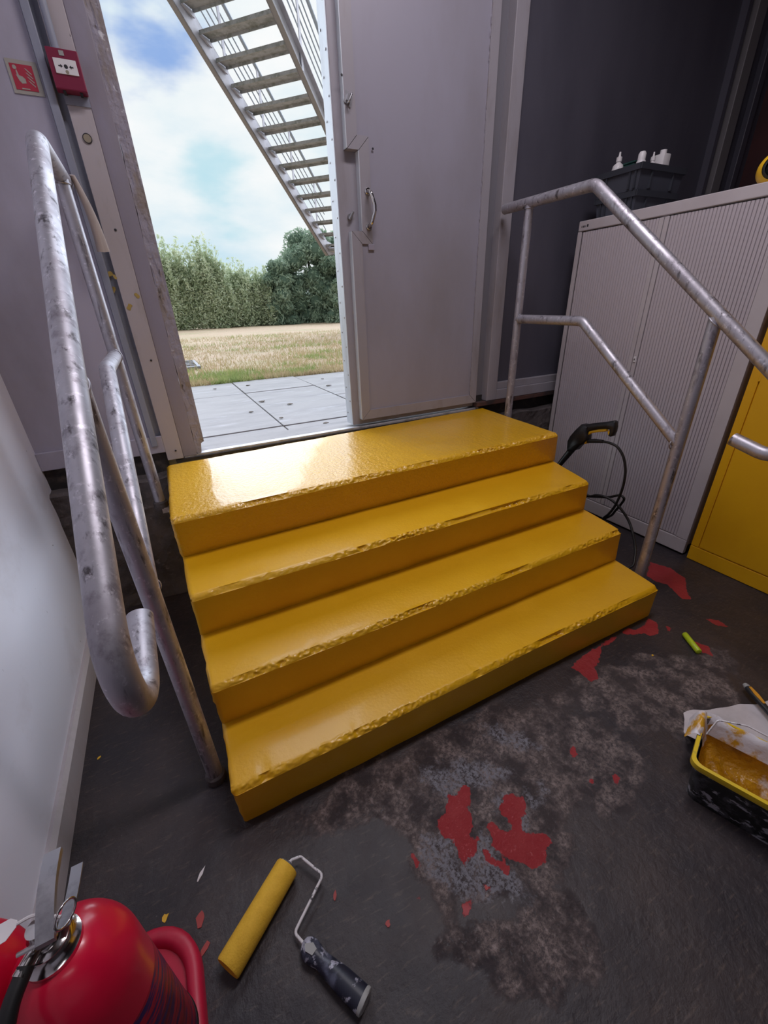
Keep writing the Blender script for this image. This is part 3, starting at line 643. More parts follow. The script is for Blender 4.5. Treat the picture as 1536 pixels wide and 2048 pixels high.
MB().box(XC-.006, XC+.006, -.255, .162, .094, 1.758, .003).build('door', M_ycup, yc)
MB().box(XC-.006, XC+.006, -.715, -.259, .094, 1.758, .003).build('door', M_ycup, yc)
hg = MB().box(XC-.007, XC+.002, .158, .170, .99, 1.05, .002).build('hinge', M_ycup, yc)

# ------------------------------------------------------------------ things on the cupboards
def crate(name, x0, x1, ya, yb, z0, z1, label, tp=.012):
    r = empty(name, ((x0+x1)/2, (ya+yb)/2, z0), label, 'crate')
    t = .006
    ob = [(x0+tp, ya+tp), (x1-tp, ya+tp), (x1-tp, yb-tp), (x0+tp, yb-tp)]; ot = [(x0, ya), (x1, ya), (x1, yb), (x0, yb)]
    sh = lambda q, k: [(x+(k if x < (x0+x1)/2 else -k), y+(k if y < (ya+yb)/2 else -k)) for x, y in q]
    ib, it = sh(ob, t), sh(ot, t)
    vs = [(*p, z0) for p in ob]+[(*p, z1) for p in ot]+[(*p, z1) for p in it]+[(*p, z0+t) for p in ib]
    fs = [(3, 2, 1, 0), (12, 13, 14, 15)]+[(a+i, a+(i+1) % 4, a+4+(i+1) % 4, a+4+i) for a in (0, 4, 8) for i in range(4)]
    MB().add(vs, fs).build('shell', M_crate, r)
    MB().box(x0-.008, x1+.008, ya-.008, ya+.002, z1-.028, z1).box(x0-.008, x1+.008, yb-.002, yb+.008, z1-.028, z1).box(x0-.008, x0+.002, ya, yb, z1-.028, z1).box(x1-.002, x1+.008, ya, yb, z1-.028, z1).build('rim', M_crate2, r)
    for k, f in enumerate((.10, .22, .74, .86)):
        y = ya+(yb-ya)*f; MB().box(x0-.004, x0+.010, y-.004, y+.004, z0+.006, z1-.028).build('rib', M_crate2, r)
    for k, f in enumerate((.25, .75)):
        x = x0+(x1-x0)*f
        for q in (ya, yb): MB().box(x-.004, x+.004, q-.004-(.008 if q == yb else 0), q+.004+(.008 if q == ya else 0), z0+.006, z1-.028).build('rib', M_crate2, r)
    return r
crate('stacking_crate', 2.625, 2.985, 1.045, 1.300, CT, CT+.108, 'dark grey plastic crate lower of the stack on the grey cupboard')
crate('stacking_crate', 2.610, 2.990, 1.035, 1.310, CT+.110, CT+.222, 'dark grey plastic crate upper of the stack holding white bottles')
def bottle(x, y, zt, r, label, kind, h=.20):
    z0 = zt-h; o = empty('bottle', (x, y, z0), label, 'bottle', 'white bottles in the upper crate')
    if kind == 'squirt':
        MB().lathe([(0, 0), (r, 0), (r, h*.62), (r*.85, h*.70), (r*.42, h*.75), (r*.42, h*.8)], 24, at=(x, y, z0)).build('body', M_white, o, 40)
        MB().lathe([(r*.5, h*.78), (r*.5, h*.88), (r*.22, h*.90), (r*.16, h)], 20, at=(x, y, z0)).build('nozzle', M_white, o, 40)
    elif kind == 'cap':
        MB().lathe([(0, 0), (r, 0), (r, h*.72), (r*.9, h*.76)], 24, at=(x, y, z0)).build('body', M_white, o, 40)
        MB().lathe([(r*.8, h*.74), (r*.8, h*.94), (r*.55, h), (0, h)], 24, at=(x, y, z0)).build('cap', M_white, o, 40)
    else:
        MB().box(x-r, x+r, y-r, y+r, z0, z0+h*.9, .006).build('body', M_white, o, 40)
        MB().lathe([(r*.55, h*.88), (r*.55, h)], 20, at=(x, y, z0)).build('cap', M_white, o, 40)
bx = 2.76
for (u, v, kind, r, lb) in ((1241, 304, 'squirt', .030, 'leftmost white bottle with pointed nozzle in the upper crate'), (1286, 303, 'cap', .024, 'white bottle with rounded cap second from left in the upper crate'),
                            (1309, 304, 'squirt', .024, 'small white nozzle bottle third from left in the upper crate'), (1328, 300, 'square', .030, 'rightmost broad squarish white bottle in the upper crate')):
    p = P(u, v, 1, 1.24 if u < 1250 else 1.10); bottle(p[0], p[1], p[2], r, lb, kind, p[2]-(CT+.117))
gb = MB().box(2.70, 2.82, 1.15, 1.27, CT+.117, CT+.255, .006).build('green_box', M_greenp); tag(gb, 'dark green plastic box standing in the upper crate', 'box')
MB().box(2.695, 2.825, 1.145, 1.275, CT+.255, CT+.263, .003).build('lid', M_greenp, gb)
# yellow and black reel
rr = .058; rc = np.array([2.64, .425, CT+rr+.001]); ax = Vector((-.86, -.5, .0)).normalized()
re = empty('cable_reel', (rc[0], rc[1], CT), 'yellow and black reel standing on the right end of the grey cupboard', 'reel')
MB().lathe([(rr*.80, -.045), (rr*.97, -.035), (rr, 0), (rr*.97, .035), (rr*.78, .050), (rr*.74, .040), (rr*.74, -.040), (rr*.80, -.045)], 40, ax, rc).build('yellow_rim', M_yplas, re, 40)
MB().lathe([(rr*.76, -.03), (rr*.76, .046), (rr*.60, .052), (rr*.56, .040), (rr*.40, .048), (rr*.36, .03), (0, .03)], 40, ax, rc).build('black_core', M_black, re, 40)
MB().lathe([(.02, .03), (.02, .056), (0, .058)], 20, ax, rc).build('hub', M_yplas, re, 40)

# ------------------------------------------------------------------ pressure washer gun and hose
XG = 2.14
def g6(pts): return [(1100+x/6.022, 820+y/6.022) for x, y in pts]
def slabpoly(pts, th, name, mt, parent, ins=.004):
    """outline in the plane x = XG made into a rounded slab"""
    q = [P(u, v, 0, XG) for u, v in g6(pts)]; c = sum(q)/len(q); mb = MB(); n = len(q); rings = []
    for s, f in ((-th/2, .0), (-th/2+ins, 1.), (th/2-ins, 1.), (th/2, .0)):
        ring = []
        for i in range(n):
            t = q[(i+1) % n]-q[i-1]; nn_ = np.array([0, -t[2], t[1]]); nn_ = nn_/(np.linalg.norm(nn_)+1e-9)
            if (q[i]-c)@nn_ < 0 and False: nn_ = -nn_
            ring.append(q[i]*1+np.array([s, 0, 0])+(nn_*ins*(1-f)*sgn(q)))
        rings += ring
    fs = [tuple(range(n))[::-1], tuple(range(3*n, 4*n))]+[(a*n+i, a*n+(i+1) % n, (a+1)*n+(i+1) % n, (a+1)*n+i) for a in range(3) for i in range(n)]
    return mb.add(rings, fs).build(name, mt, parent, 50)
def sgn(q):
    a = 0
    for i in range(len(q)): a += q[i-1][1]*q[i][2]-q[i][1]*q[i-1][2]
    return 1 if a > 0 else -1
gun = empty('spray_gun', tuple(P(1150, 890, 0, XG)), 'black pressure washer trigger gun with yellow trigger beside the top step', 'spray gun')
slabpoly([(232,455),(238,370),(270,310),(330,240),(410,165),(450,175),(482,200),(468,260),(476,300),(470,350),(455,372),(415,410),(382,420),(330,478),(245,495)], .055, 'body', M_black, gun, .008)
slabpoly([(440,172),(560,155),(700,140),(780,125),(805,140),(808,200),(795,260),(770,310),(740,320),(715,305),(735,262),(730,230),(690,225),(600,230),(500,250),(465,268)], .036, 'grip', M_black, gun, .008)
slabpoly([(478,250),(600,228),(692,226),(690,256),(600,264),(505,278),(472,298)], .020, 'trigger', M_yplas, gun, .003)
slabpoly([(703,262),(738,228),(738,285),(716,306)], .022, 'trigger_catch', M_yplas, gun, .003)
slabpoly([(440,365),(462,360),(448,405),(428,408)], .03, 'hose_collar', M_yplas, gun, .003)
a, b = P(*g6([(280, 455)])[0], 0, XG), P(*g6([(120, 650)])[0], 0, XG); dn = (b-a); 
MB().tube([a, b, a+dn*2.2], [.020, .016, .014], 16).tube([a+dn*2.2, a+dn*2.9], .011, 12).build('lance', M_black, gun, 50)
def hp_(pts, xs): return [P(u, v, 0, x) for (u, v), x in zip(g6(pts), xs)]
h1 = hp_([(450,375),(540,372),(640,380),(740,405),(820,455),(885,570),(908,720),(892,870),(850,1010),(780,1160),(700,1260),(640,1310)], [2.14,2.14,2.14,2.14,2.145,2.15,2.155,2.16,2.165,2.17,2.18,2.19])
h1 += [np.array([2.20, .60, .05]), np.array([2.22, .75, .012]), np.array([2.30, .85, .012]), np.array([2.34, .75, .012])]
h1 = h1+hp_([(700,1290),(790,1210),(880,1100),(885,1055),(830,1028),(700,1050),(560,1045),(460,1040)], [2.30,2.27,2.25,2.24,2.24,2.23,2.22,2.21])
h1 += [np.array([2.17, .68, .30]), np.array([2.16, .70, .33])]
h1 = h1+hp_([(470,1035),(560,1025),(660,1045),(760,1100),(860,1200),(950,1340),(1000,1500),(1025,1650),(1020,1780),(975,1890)], [2.17,2.18,2.19,2.2,2.21,2.22,2.2,2.18,2.14,2.10])
h1 += [np.array([2.05, .33, .014]), np.array([2.04, .55, .012]), np.array([2.06, .80, .012])]
hs = MB().tube(spline(h1, 7), .0068, 10).build('hose', M_rubber, None, 60); tag(hs, 'black rubber hose looping down from the spray gun', 'hose')
MB().tube(hp_([(450,374),(540,371),(640,379)], [2.14]*3), [.011, .012, .009], 12).build('strain_relief', M_rubber, hs, 60)
pw = empty('pressure_washer', (2.20, .78, 0), 'black pressure washer body peeping out behind the steps', 'machine')
MB().box(1.985, 2.12, .62, .92, .03, .33, .03).build('housing', M_black, pw, 40)
for sx in (1.975, 2.13): MB().lathe([(0, -.012), (.05, -.012), (.055, 0), (.05, .012), (0, .012)], 24, (1, 0, 0), (sx, .88, .055)).build('wheel', M_rubber, pw, 40)

# ------------------------------------------------------------------ paint roller
rol = empty('paint_roller', (.05, -.30, 0), 'paint roller with yellow foam sleeve lying on the dark floor', 'roller')
zc = .0315
A = P(575, 1733, 2, zc); B = P(455, 1938, 2, zc); dv = Vector(A-B).normalized(); ln = (Vector(A)-Vector(B)).length
MB().lathe([(.012, .004), (.0295, .0), (.0315, .004), (.0315, ln-.004), (.0295, ln), (.012, ln-.004)], 36, dv, B).build('sleeve', M_sleeve, rol, 50)
cage = MB().lathe([(0, ln-.006), (.022, ln-.006), (.023, ln+.004), (.018, ln+.007), (.006, ln+.007), (.006, ln+.012)], 20, dv, B).build('end_cap', mat('spattered_cap', (.10, .10, .11), .5, spots=[((.6, .58, .6), 60, .5, .55, U)]), rol, 40)
endA = Vector(A)+dv*.012
zw = .033
wp = [Vector(A)-dv*.02, endA+dv*.004]+[Vector(P(u, v, 2, z)) for u, v, z in ((601, 1713, .033), (646, 1750, .030), (589, 1866, .022), (608, 1888, .020))]
wp = [wp[0], wp[1], wp[2], wp[3], wp[4], wp[5]]
MB().tube(fillet(wp, [.006, .008, .010, .010], 5), .0036, 10).build('wire_frame', M_wire, rol, 50)
G0, G1 = Vector(P(606, 1886, 2, .020)), Vector(P(729, 2003, 2, .022)); gd = (G1-G0).normalized(); gl_ = (G1-G0).length
prof = [(.006, 0), (.0145, .004), (.0215, .014), (.023, .026), (.021, .040), (.0175, .052), (.0185, .070), (.0215, .095), (.0235, .120), (.0245, gl_-.012), (.0245, gl_-.006)]
side_ = gd.cross(Vector((0, 0, 1))).normalized()
def oval(mb, prof, n=24):
    vs = []; fs = []
    for r, z in prof:
        for j in range(n):
            a = 2*math.pi*j/n; vs.append(G0+gd*z+side_*math.cos(a)*r+Vector((0, 0, 1))*math.sin(a)*min(r, .0205)*.92)
    k = len(prof)
    for i in range(k-1):
        for j in range(n): fs.append((i*n+j, i*n+(j+1) % n, (i+1)*n+(j+1) % n, (i+1)*n+j))
    fs += [tuple(range(n)), tuple(range((k-1)*n, k*n))[::-1]]
    return mb.add(vs, fs)
gr_ = oval(MB(), prof).build('handle', M_grip, rol, 50)
oval(MB(), [(.024, gl_-.006), (.0255, gl_-.004), (.025, gl_+.002), (.020, gl_+.004)]).build('pale_end_cap', M_gripend, gr_, 40, base=(.05, -.30, 0))
ta = G0+gd*.024+Vector((0, 0, .0185)); MB().prism([ta+gd*a+side_*b for a, b in ((-.014, .002), (-.004, .011), (.014, .008), (.016, -.006), (.002, -.010))], (0, 0, .0018)).build('thumb_pad', M_gripend, gr_, base=(.05, -.30, 0))

# ------------------------------------------------------------------ roller bucket with liner, polythene, brush
BK = np.array([1.21, -.546, 0]); e1 = np.array([.338, -.941, 0]); e2 = np.array([.941, .338, 0]); HB = .165
TL, TW = .34, .17
bk = empty('paint_bucket', tuple(BK+e1*TL/2+e2*TW/2), 'black paint spattered roller bucket with yellow rim and plastic liner', 'bucket')
def rrect(l0, l1, w0, w1, z, r=.025, n=5):
    out = []
    for cx, cy, a0 in ((l1-r, w1-r, 0), (l0+r, w1-r, 90), (l0+r, w0+r, 180), (l1-r, w0+r, 270)):
        for k in range(n+1):
            a = math.radians(a0+90*k/n); out.append(BK+e1*(cx+r*math.cos(a))+e2*(cy+r*math.sin(a))+np.array([0, 0, z]))
    return out
def loft(rings, cap0=True, cap1=False):
    n = len(rings[0]); vs = [p for r in rings for p in r]; fs = [(i*n+j, i*n+(j+1) % n, (i+1)*n+(j+1) % n, (i+1)*n+j) for i in range(len(rings)-1) for j in range(n)]
    if cap0: fs.append(tuple(range(n))[::-1])
    if cap1: fs.append(tuple(range((len(rings)-1)*n, len(rings)*n)))
    return MB().add(vs, fs)
o_ = .018
loft([rrect(0, TL, 0, TW, 0), rrect(-o_, TL+o_, -o_, TW+o_, HB), rrect(-o_+.004, TL+o_-.004, -o_+.004, TW+o_-.004, HB), rrect(.004, TL-.004, .004, TW-.004, .005)], True, True).build('tub', M_bucket, bk, 40)
q = o_+.004
loft([rrect(-q, TL+q, -q, TW+q, HB-.020), rrect(-q-.003, TL+q+.003, -q-.003, TW+q+.003, HB-.016), rrect(-q-.003, TL+q+.003, -q-.003, TW+q+.003, HB+.002), rrect(-q+.006, TL+q-.006, -q+.006, TW+q-.006, HB+.004), rrect(-q+.009, TL+q-.009, -q+.009, TW+q-.009, HB-.01)], False, False).build('rim', M_rim, bk, 50)
# crumpled liner: a bag pushed inside, its edge folded over the back rim
LN = 44; rings = []
for (l, h, fr) in ((-o_+.010, HB-.012, 0), (-.004, HB*.62, .4), (.012, HB*.35, 1), (.03, HB*.20, 1), (.05, HB*.16, 1), (.072, HB*.14, 1)):
    base = rrect(l, TL-l, l, TW-l, h, min(.03, (TW-2*l)*.45), 14); rings.append([p+np.array([0, 0, 1])*(noise.noise(Vector((p[0]*22, p[1]*22, h*10)))*.03*fr)+(e1*noise.noise(Vector((p[0]*30, p[1]*30, 3)))+e2*noise.noise(Vector((p[0]*30, p[1]*30, 8))))*.018*fr for p in base])
lin = loft(rings, False, True)
lin.build('plastic_liner', M_liner, bk, 70)
# back flap of the liner standing above the rear rim
gxn, gyn = 26, 8; vs = []
for j in range(gyn+1):
    for i in range(gxn+1):
        s, t = i/gxn, j/gyn; l = -o_+.0+(TL+2*o_)*s
        hgt = .016+.016*noise.noise(Vector((s*6, 2, 1)))
        wv = noise.noise(Vector((s*9, t*4, 5)))*.012*t
        if t < .6: u_ = t/.6; p = BK+e1*l+e2*(TW+o_-.006-.02*(1-u_)+wv)+np.array([0, 0, HB-.05+(hgt+.045)*u_])
        else: u_ = (t-.6)/.4; p = BK+e1*l+e2*(TW+o_-.002+.035*u_+wv)+np.array([0, 0, HB-.005+hgt-.055*u_+.01*noise.noise(Vector((s*8, 7, 1)))])
        vs.append(p)
fp = MB().add(vs, [(j*(gxn+1)+i, j*(gxn+1)+i+1, (j+1)*(gxn+1)+i+1, (j+1)*(gxn+1)+i) for j in range(gyn) for i in range(gxn)])
fp.build('liner_flap', mat('stained_liner_edge', (.66, .62, .64), .3, spots=[((.58, .30, .02), 16, .50, .60, U)], bump=(30, .4, .008)), bk, 70)
vs = []
for j in range(9):
    for i in range(15):
        u_, t = i/14, j/8; w_ = TW*(.50+.52*u_); hh = HB+.006+.020*math.sin(u_*2.2)*math.sin(t*math.pi)+noise.noise(Vector((u_*6, t*5, 2)))*.006
        if t < .35: hh -= (.35-t)*.14
        if t > .7: hh -= (t-.7)*.12
        vs.append(BK+e1*(-o_+.018-.050*t+noise.noise(Vector((u_*5, t*3, 7)))*.006)+e2*w_+np.array([0, 0, hh]))
MB().add(vs, [(j*15+i, j*15+i+1, (j+1)*15+i+1, (j+1)*15+i) for j in range(8) for i in range(14)]).build('liner_fold', MATS['stained_liner_edge'], bk, 70)
wr = fillet([BK+e1*(-.005)+e2*(TW*.62)+np.array([0, 0, HB+.004]), BK+e1*.005+e2*(TW*.72)+np.array([0, 0, HB+.060]), BK+e1*.07+e2*(TW*.86)+np.array([0, 0, HB+.068]), BK+e1*.33+e2*(TW*.93)+np.array([0, 0, HB+.040])], .012, 5)
MB().tube(wr, .0024, 8).build('wire_handle', M_wire, bk, 50)
# polythene bag lying behind the bucket
pg = [P(u, v, 2, .01) for u, v in ((1370, 1420), (1420, 1408), (1475, 1402), (1545, 1402))]
vs = []; ni, nj = 30, 12
c00, c10 = P(1369, 1422, 2, .012), P(1560, 1398, 2, .012); c01, c11 = BK+e1*(-.035)+e2*(TW*1.0), BK+e1*(TL+.1)+e2*(TW+.035)
for j in range(nj+1):
    for i in range(ni+1):
        s, t = i/ni, j/nj; p = (c00*(1-s)+c10*s)*(1-t)+(c01*(1-s)+c11*s)*t
        z = .004+abs(noise.noise(Vector((p[0]*14, p[1]*14, 1))))*.018*min(1, t*3+.3)+.055*max(0, t-.6)/.4; p = np.array([p[0], p[1], z]); p[:2] += noise.noise(Vector((s*6, t*5, 3)))*.010
        vs.append(p)
ps = MB().add(vs, [(j*(ni+1)+i, j*(ni+1)+i+1, (j+1)*(ni+1)+i+1, (j+1)*(ni+1)+i) for j in range(nj) for i in range(ni)]).build('plastic_bag', M_poly, None, 70)
tag(ps, 'crumpled white polythene bag lying behind the black bucket', 'bag')
b0, b1 = Vector(P(1489, 1368, 2, .030)), Vector(P(1541, 1428, 2, .034)); bd = (b1-b0).normalized(); bl_ = (b1-b0).length
bs = empty('paint_brush', tuple(b0), 'black and orange brush handle lying on the white polythene', 'brush')
MB().lathe([(0, 0), (.008, .002), (.0105, .010), (.0105, .018)], 18, bd, b0, ).build('grey_tip', M_gripend, bs, 50)
MB().lathe([(.0105, .018), (.012, .03), (.0125, .06), (.011, .10), (.0105, bl_+.02), (.016, bl_+.05)], 18, bd, b0).build('handle', M_bristle, bs, 50)
up_ = (Vector((0, 0, 1))-bd*bd.z).normalized(); sd_ = bd.cross(up_)
MB().prism([b0+bd*a+sd_*b+up_*.0108 for a, b in ((.024, -.004), (.024, .004), (.060, .007), (.098, .004), (.098, -.004), (.060, -.007))], up_*.0025).build('orange_inlay', M_orange, bs)
MB().box(-.022, .022, 0, .05, -.008, .008, .002).build('ferrule', M_steel, bs, base=(0, 0, 0)).matrix_local = Matrix.Translation(bd*(bl_+.05)) @ (Vector((0, 1, 0)).rotation_difference(bd)).to_matrix().to_4x4()
# lime stick
c0, c1 = Vector(P(1369, 1268, 2, .0125)), Vector(P(1398, 1304, 2, .0125)); cdv = (c1-c0).normalized(); cl_ = (c1-c0).length
lm = MB().lathe([(0, 0), (.010, 0), (.0122, .002), (.0122, cl_-.002), (.010, cl_), (0, cl_)], 24, cdv, c0).build('lime_stick', M_chalk, None, 50); tag(lm, 'lime green plastic stick lying on the floor right of the steps', 'stick')

# ------------------------------------------------------------------ flakes on the floor
def flake(u, v, r, mt, label, stretch=1., rot=0., name='paint_flake'):
    c = P(u, v, 2, 0.0); n = 9; pts = []
    for k in range(n):
        a = 2*math.pi*k/n; q = r*(1+.35*random.uniform(-1, 1)); x, y = q*math.cos(a)*stretch, q*math.sin(a)
        pts.append((c[0]+x*math.cos(rot)-y*math.sin(rot), c[1]+x*math.sin(rot)+y*math.cos(rot), .0005))
    o = MB().prism(pts, (0, 0, .0018)).build(name, mt); tag(o, label, 'paint flake')
flake(331, 1837, .0065, M_chipy, 'small yellow paint flake near the red extinguisher stand', 1.4, 1.2)
flake(402, 1838, .010, M_chipr, 'larger pale red paint flake left of the yellow roller', 1.5, 1.3)
flake(410, 1897, .007, M_chipr, 'narrow pale red paint flake beside the red extinguisher stand', 2.2, .7)
flake(402, 1750, .004, M_tag, 'thin white paint flake above the yellow roller', 4.0, .9)
flake(1305, 1311, .004, M_chipy, 'tiny yellow paint flake left of the lime stick', 1.3, .4)
flake(198, 1516, .004, M_chipy, 'tiny yellow paint flake by the left skirting board', 1.6, .8)
flake(670, 1792, .004, M_chipr, 'small red paint flake right of the roller wire', 2.4, 1.1)
flake(776, 1848, .005, M_chipr, 'small red paint flake right of the roller handle', 1.3, .6)
flake(972, 1775, .005, M_chipr, 'small red paint flake below the large red patches', 1.2, .6)

# ------------------------------------------------------------------ fire extinguishers in their red stand
def rr2(x0, x1, ya, yb, z, r, n=8):
    out = []
    for cx, cy, a0 in ((x1-r, yb-r, 0), (x0+r, yb-r, 90), (x0+r, ya+r, 180), (x1-r, ya+r, 270)):
        for k in range(n+1):
            a = math.radians(a0+90*k/n); out.append(np.array([cx+r*math.cos(a), cy+r*math.sin(a), z]))
    return out
sx0, sx1, sy0, sy1 = XL+.027, -.140, -.60, -.128
std = empty('extinguisher_stand', ((sx0+sx1)/2, (sy0+sy1)/2, 0), 'red plastic double stand under the fire extinguishers by the left wall', 'stand')
def L2(rings, cap0=True, cap1=True): return loft([[p for p in r] for r in rings], cap0, cap1)
def ringset(ds): return [rr2(sx0+d, sx1-d, sy0+d, sy1-d, z, .12-d*.8) for d, z in ds]
L2(ringset([(0, 0), (0, .030), (.006, .038), (.020, .040), (.030, .034), (.034, .018)]), True, True).build('tray', M_redplas, std, 50)
L2(ringset([(.062, .018), (.062, .026), (.070, .028), (.072, .022)]), False, True).build('inner_ridge', M_redplas, std, 50)
def extinguisher(cx, cy, label, detail=True):
    r, zb, H = (.085 if detail else .074), .022, .545
    ex = empty('fire_extinguisher', (cx, cy, zb), label, 'fire extinguisher', 'red fire extinguishers in the stand')
    sh = [(r, .36)]
    for k in range(13):
        a = math.pi/2*k/12; sh.append((.018+(r-.018)*math.cos(a), .43+(H-.43)*math.sin(a)))
    MB().lathe(sh+[(0, H)], 56, at=(cx, cy, 0)).build('cylinder', M_red, ex, 60)
    MB().lathe([(r*.9, zb), (r, zb+.01), (r, .36)], 56, at=(cx, cy, 0)).build('lower_cylinder', M_redscr, ex, 60)
    MB().lathe([(r*.97, zb), (r*1.02, zb), (r*1.02, zb+.028), (r*1.0, zb+.03)], 56, at=(cx, cy, 0)).build('base_ring', M_black, ex, 60)
    z = H
    MB().lathe([(.034, z-.010), (.036, z-.004), (.036, z+.004), (.030, z+.008), (.026, z+.016), (.026, z+.022), (.018, z+.026)], 36, at=(cx, cy, 0)).build('neck_collar', M_chrome, ex, 40)
    vb = MB().lathe([(.015, z+.02), (.017, z+.024), (.017, z+.045), (.013, z+.050), (.013, z+.062)], 20, at=(cx, cy, 0)).build('valve', M_chrome, ex, 40)
    # direction the levers point
    ld = Vector((.0, 1, 0)); sd = Vector((ld.y, -ld.x, 0)); c = Vector((cx, cy, 0))
    def lever(z0, z1, l0, l1, wd, th, bow, name):
        vs = []; fs = []; n = 10
        for i in range(n+1):
            t = i/n; p = c+ld*(l0+(l1-l0)*t)+Vector((0, 0, z0+(z1-z0)*t+bow*math.sin(t*math.pi)))
            for s, dz in ((-wd/2, 0), (-wd/2, -th), (wd/2, -th), (wd/2, 0)): vs.append(p+sd*s+Vector((0, 0, dz)))
        for i in range(n):
            for j in range(4): fs.append((i*4+j, i*4+(j+1) % 4, (i+1)*4+(j+1) % 4, (i+1)*4+j))
        fs += [(0, 1, 2, 3), (n*4+3, n*4+2, n*4+1, n*4)]
        return MB().add(vs, fs).build(name, M_steel, ex, 30)
    lever(z+.058, z+.082, -.022, .086, .022, .009, .010, 'squeeze_lever').location.x += .012
    lever(z+.042, z+.024, -.006, .086, .016, .003, -.004, 'carry_handle').location.x += .026
    MB().tube([c+ld*(-.018)+sd*.02+Vector((0, 0, z+.055)), c+ld*(-.018)-sd*.02+Vector((0, 0, z+.055))], .003, 8).build('pivot_pin', M_chrome, ex)
    pc = c+sd*.036-ld*.004+Vector((0, 0, z+.066)); MB().tube([pc+Vector((0, 0, 1))*math.cos(a)*.017+(sd*.55+ld*.83)*math.sin(a)*.017 for a in [2*math.pi*k/24 for k in range(24)]], .0016, 8, closed=True).build('pull_ring', M_chrome, ex, 60)
    hb = c+Vector((0, 0, z+.036)); hd_ = Vector((-.50, -.86, 0)).normalized()
    MB().tube([hb+hd_*.012, hb+hd_*.030, hb+hd_*.040+Vector((0, 0, -.002))], [.0095, .0095, .011], 16).build('hose_nut', M_chrome, ex, 40)
    hpts = spline([hb+hd_*.030, hb+hd_*.060+Vector((0, -.010, -.012)), hb+hd_*.080+Vector((0, -.03, -.05)), hb+hd_*.085+Vector((.01, -.06, -.12)), hb+hd_*.082+Vector((.02, -.07, -.34))], 6)
    MB().tube(hpts, .0105, 14).build('hose', M_rubber, ex, 60)
    if detail:
        # paper tag on its twisted string
        tp0 = c+sd*.02+ld*.0+Vector((0, 0, z+.062)); 
        tw = spline([pc+Vector((0, 0, -.002))-sd*.006, c+ld*.012+Vector((0, 0, z+.070)), c-sd*.022+ld*.014+Vector((0, 0, z+.068))], 6)
        MB().tube(tw, .0022, 6).build('tie', M_tag, ex, 60)
        t0 = Vector(tw[-1]); tx = (-sd+Vector((0, 0, -.15))).normalized(); tyv = ld
        MB().prism([t0+tx*a+tyv*b for a, b in ((0, -.004), (.010, -.014), (.055, -.016), (.055, .014), (.010, .012), (0, .004))], Vector((0, 0, .0008))).build('paper_tag', M_tag, ex)
    return ex
extinguisher(-.237, -.339, 'nearer red fire extinguisher with steel lever, pull ring and white tag')
extinguisher(-.386, -.277, 'farther red fire extinguisher against the left wall behind the nearer one', False)

# ------------------------------------------------------------------ outside: paving, lawn, stair, trees
GZ = .700
pv = MB().box(-4, 5.5, YW+.11, 4.0, .55, GZ-.012).build('pavement', M_joint); pv['kind'] = 'structure'
cols = [(-2.66, -1.99), (-1.98, -1.32), (-1.31, -.65), (-.64, .015), (.025, .690), (.700, 1.345), (1.355, 2.01), (2.02, 2.68), (2.69, 3.35)]
for ci, (xa, xb) in enumerate(cols):
    rows = [(1.625, 1.795), (1.82, 3.13), (3.145, 3.86)] if ci <= 5 else [(1.625, 1.795), (1.82, 2.573), (2.588, 3.40), (3.415, 3.84)]
    for (ya, yb) in rows:
        dz = random.uniform(-.003, .003); MB().box(xa, xb, ya, yb, GZ-.04, GZ+dz, .003).build('slab', M_slab, pv)
LEAFL = ['dry leaf on the paving nearest the lawn edge at the left', 'dry leaf at the lawn edge right of the leftmost', 'upper of two dry leaves near the door leaf at the lawn edge', 'lower of two dry leaves near the door leaf at the lawn edge', 'dry leaf on the middle slab, left of a pair', 'dry leaf on the middle slab, upper of a pair', 'dry leaf in the middle of the right slab', 'dry leaf just above the wide paving joint', 'dry leaf nearest the door sill at the right']
for k, (u, v) in enumerate(((430, 778), (495, 771), (645, 758), (657, 771), (502, 824), (525, 803), (580, 808), (563, 836), (652, 846))):
    p = P(u, v, 2, GZ+.004); r = random.uniform(.010, .02); a = random.uniform(0, 3)
    MB().prism([(p[0]+math.cos(a+t)*r*(1.6 if i % 2 else .7), p[1]+math.sin(a+t)*r, GZ+.0045) for i, t in enumerate((0, 1.1, 2.2, 3.3, 4.3, 5.3))], (0, 0, .004)).build('dry_leaf', M_soilleaf)
    o = bpy.data.objects['dry_leaf' if k == 0 else 'dry_leaf.%03d' % k]; tag(o, LEAFL[k], 'leaf', 'dry leaves on the paving')
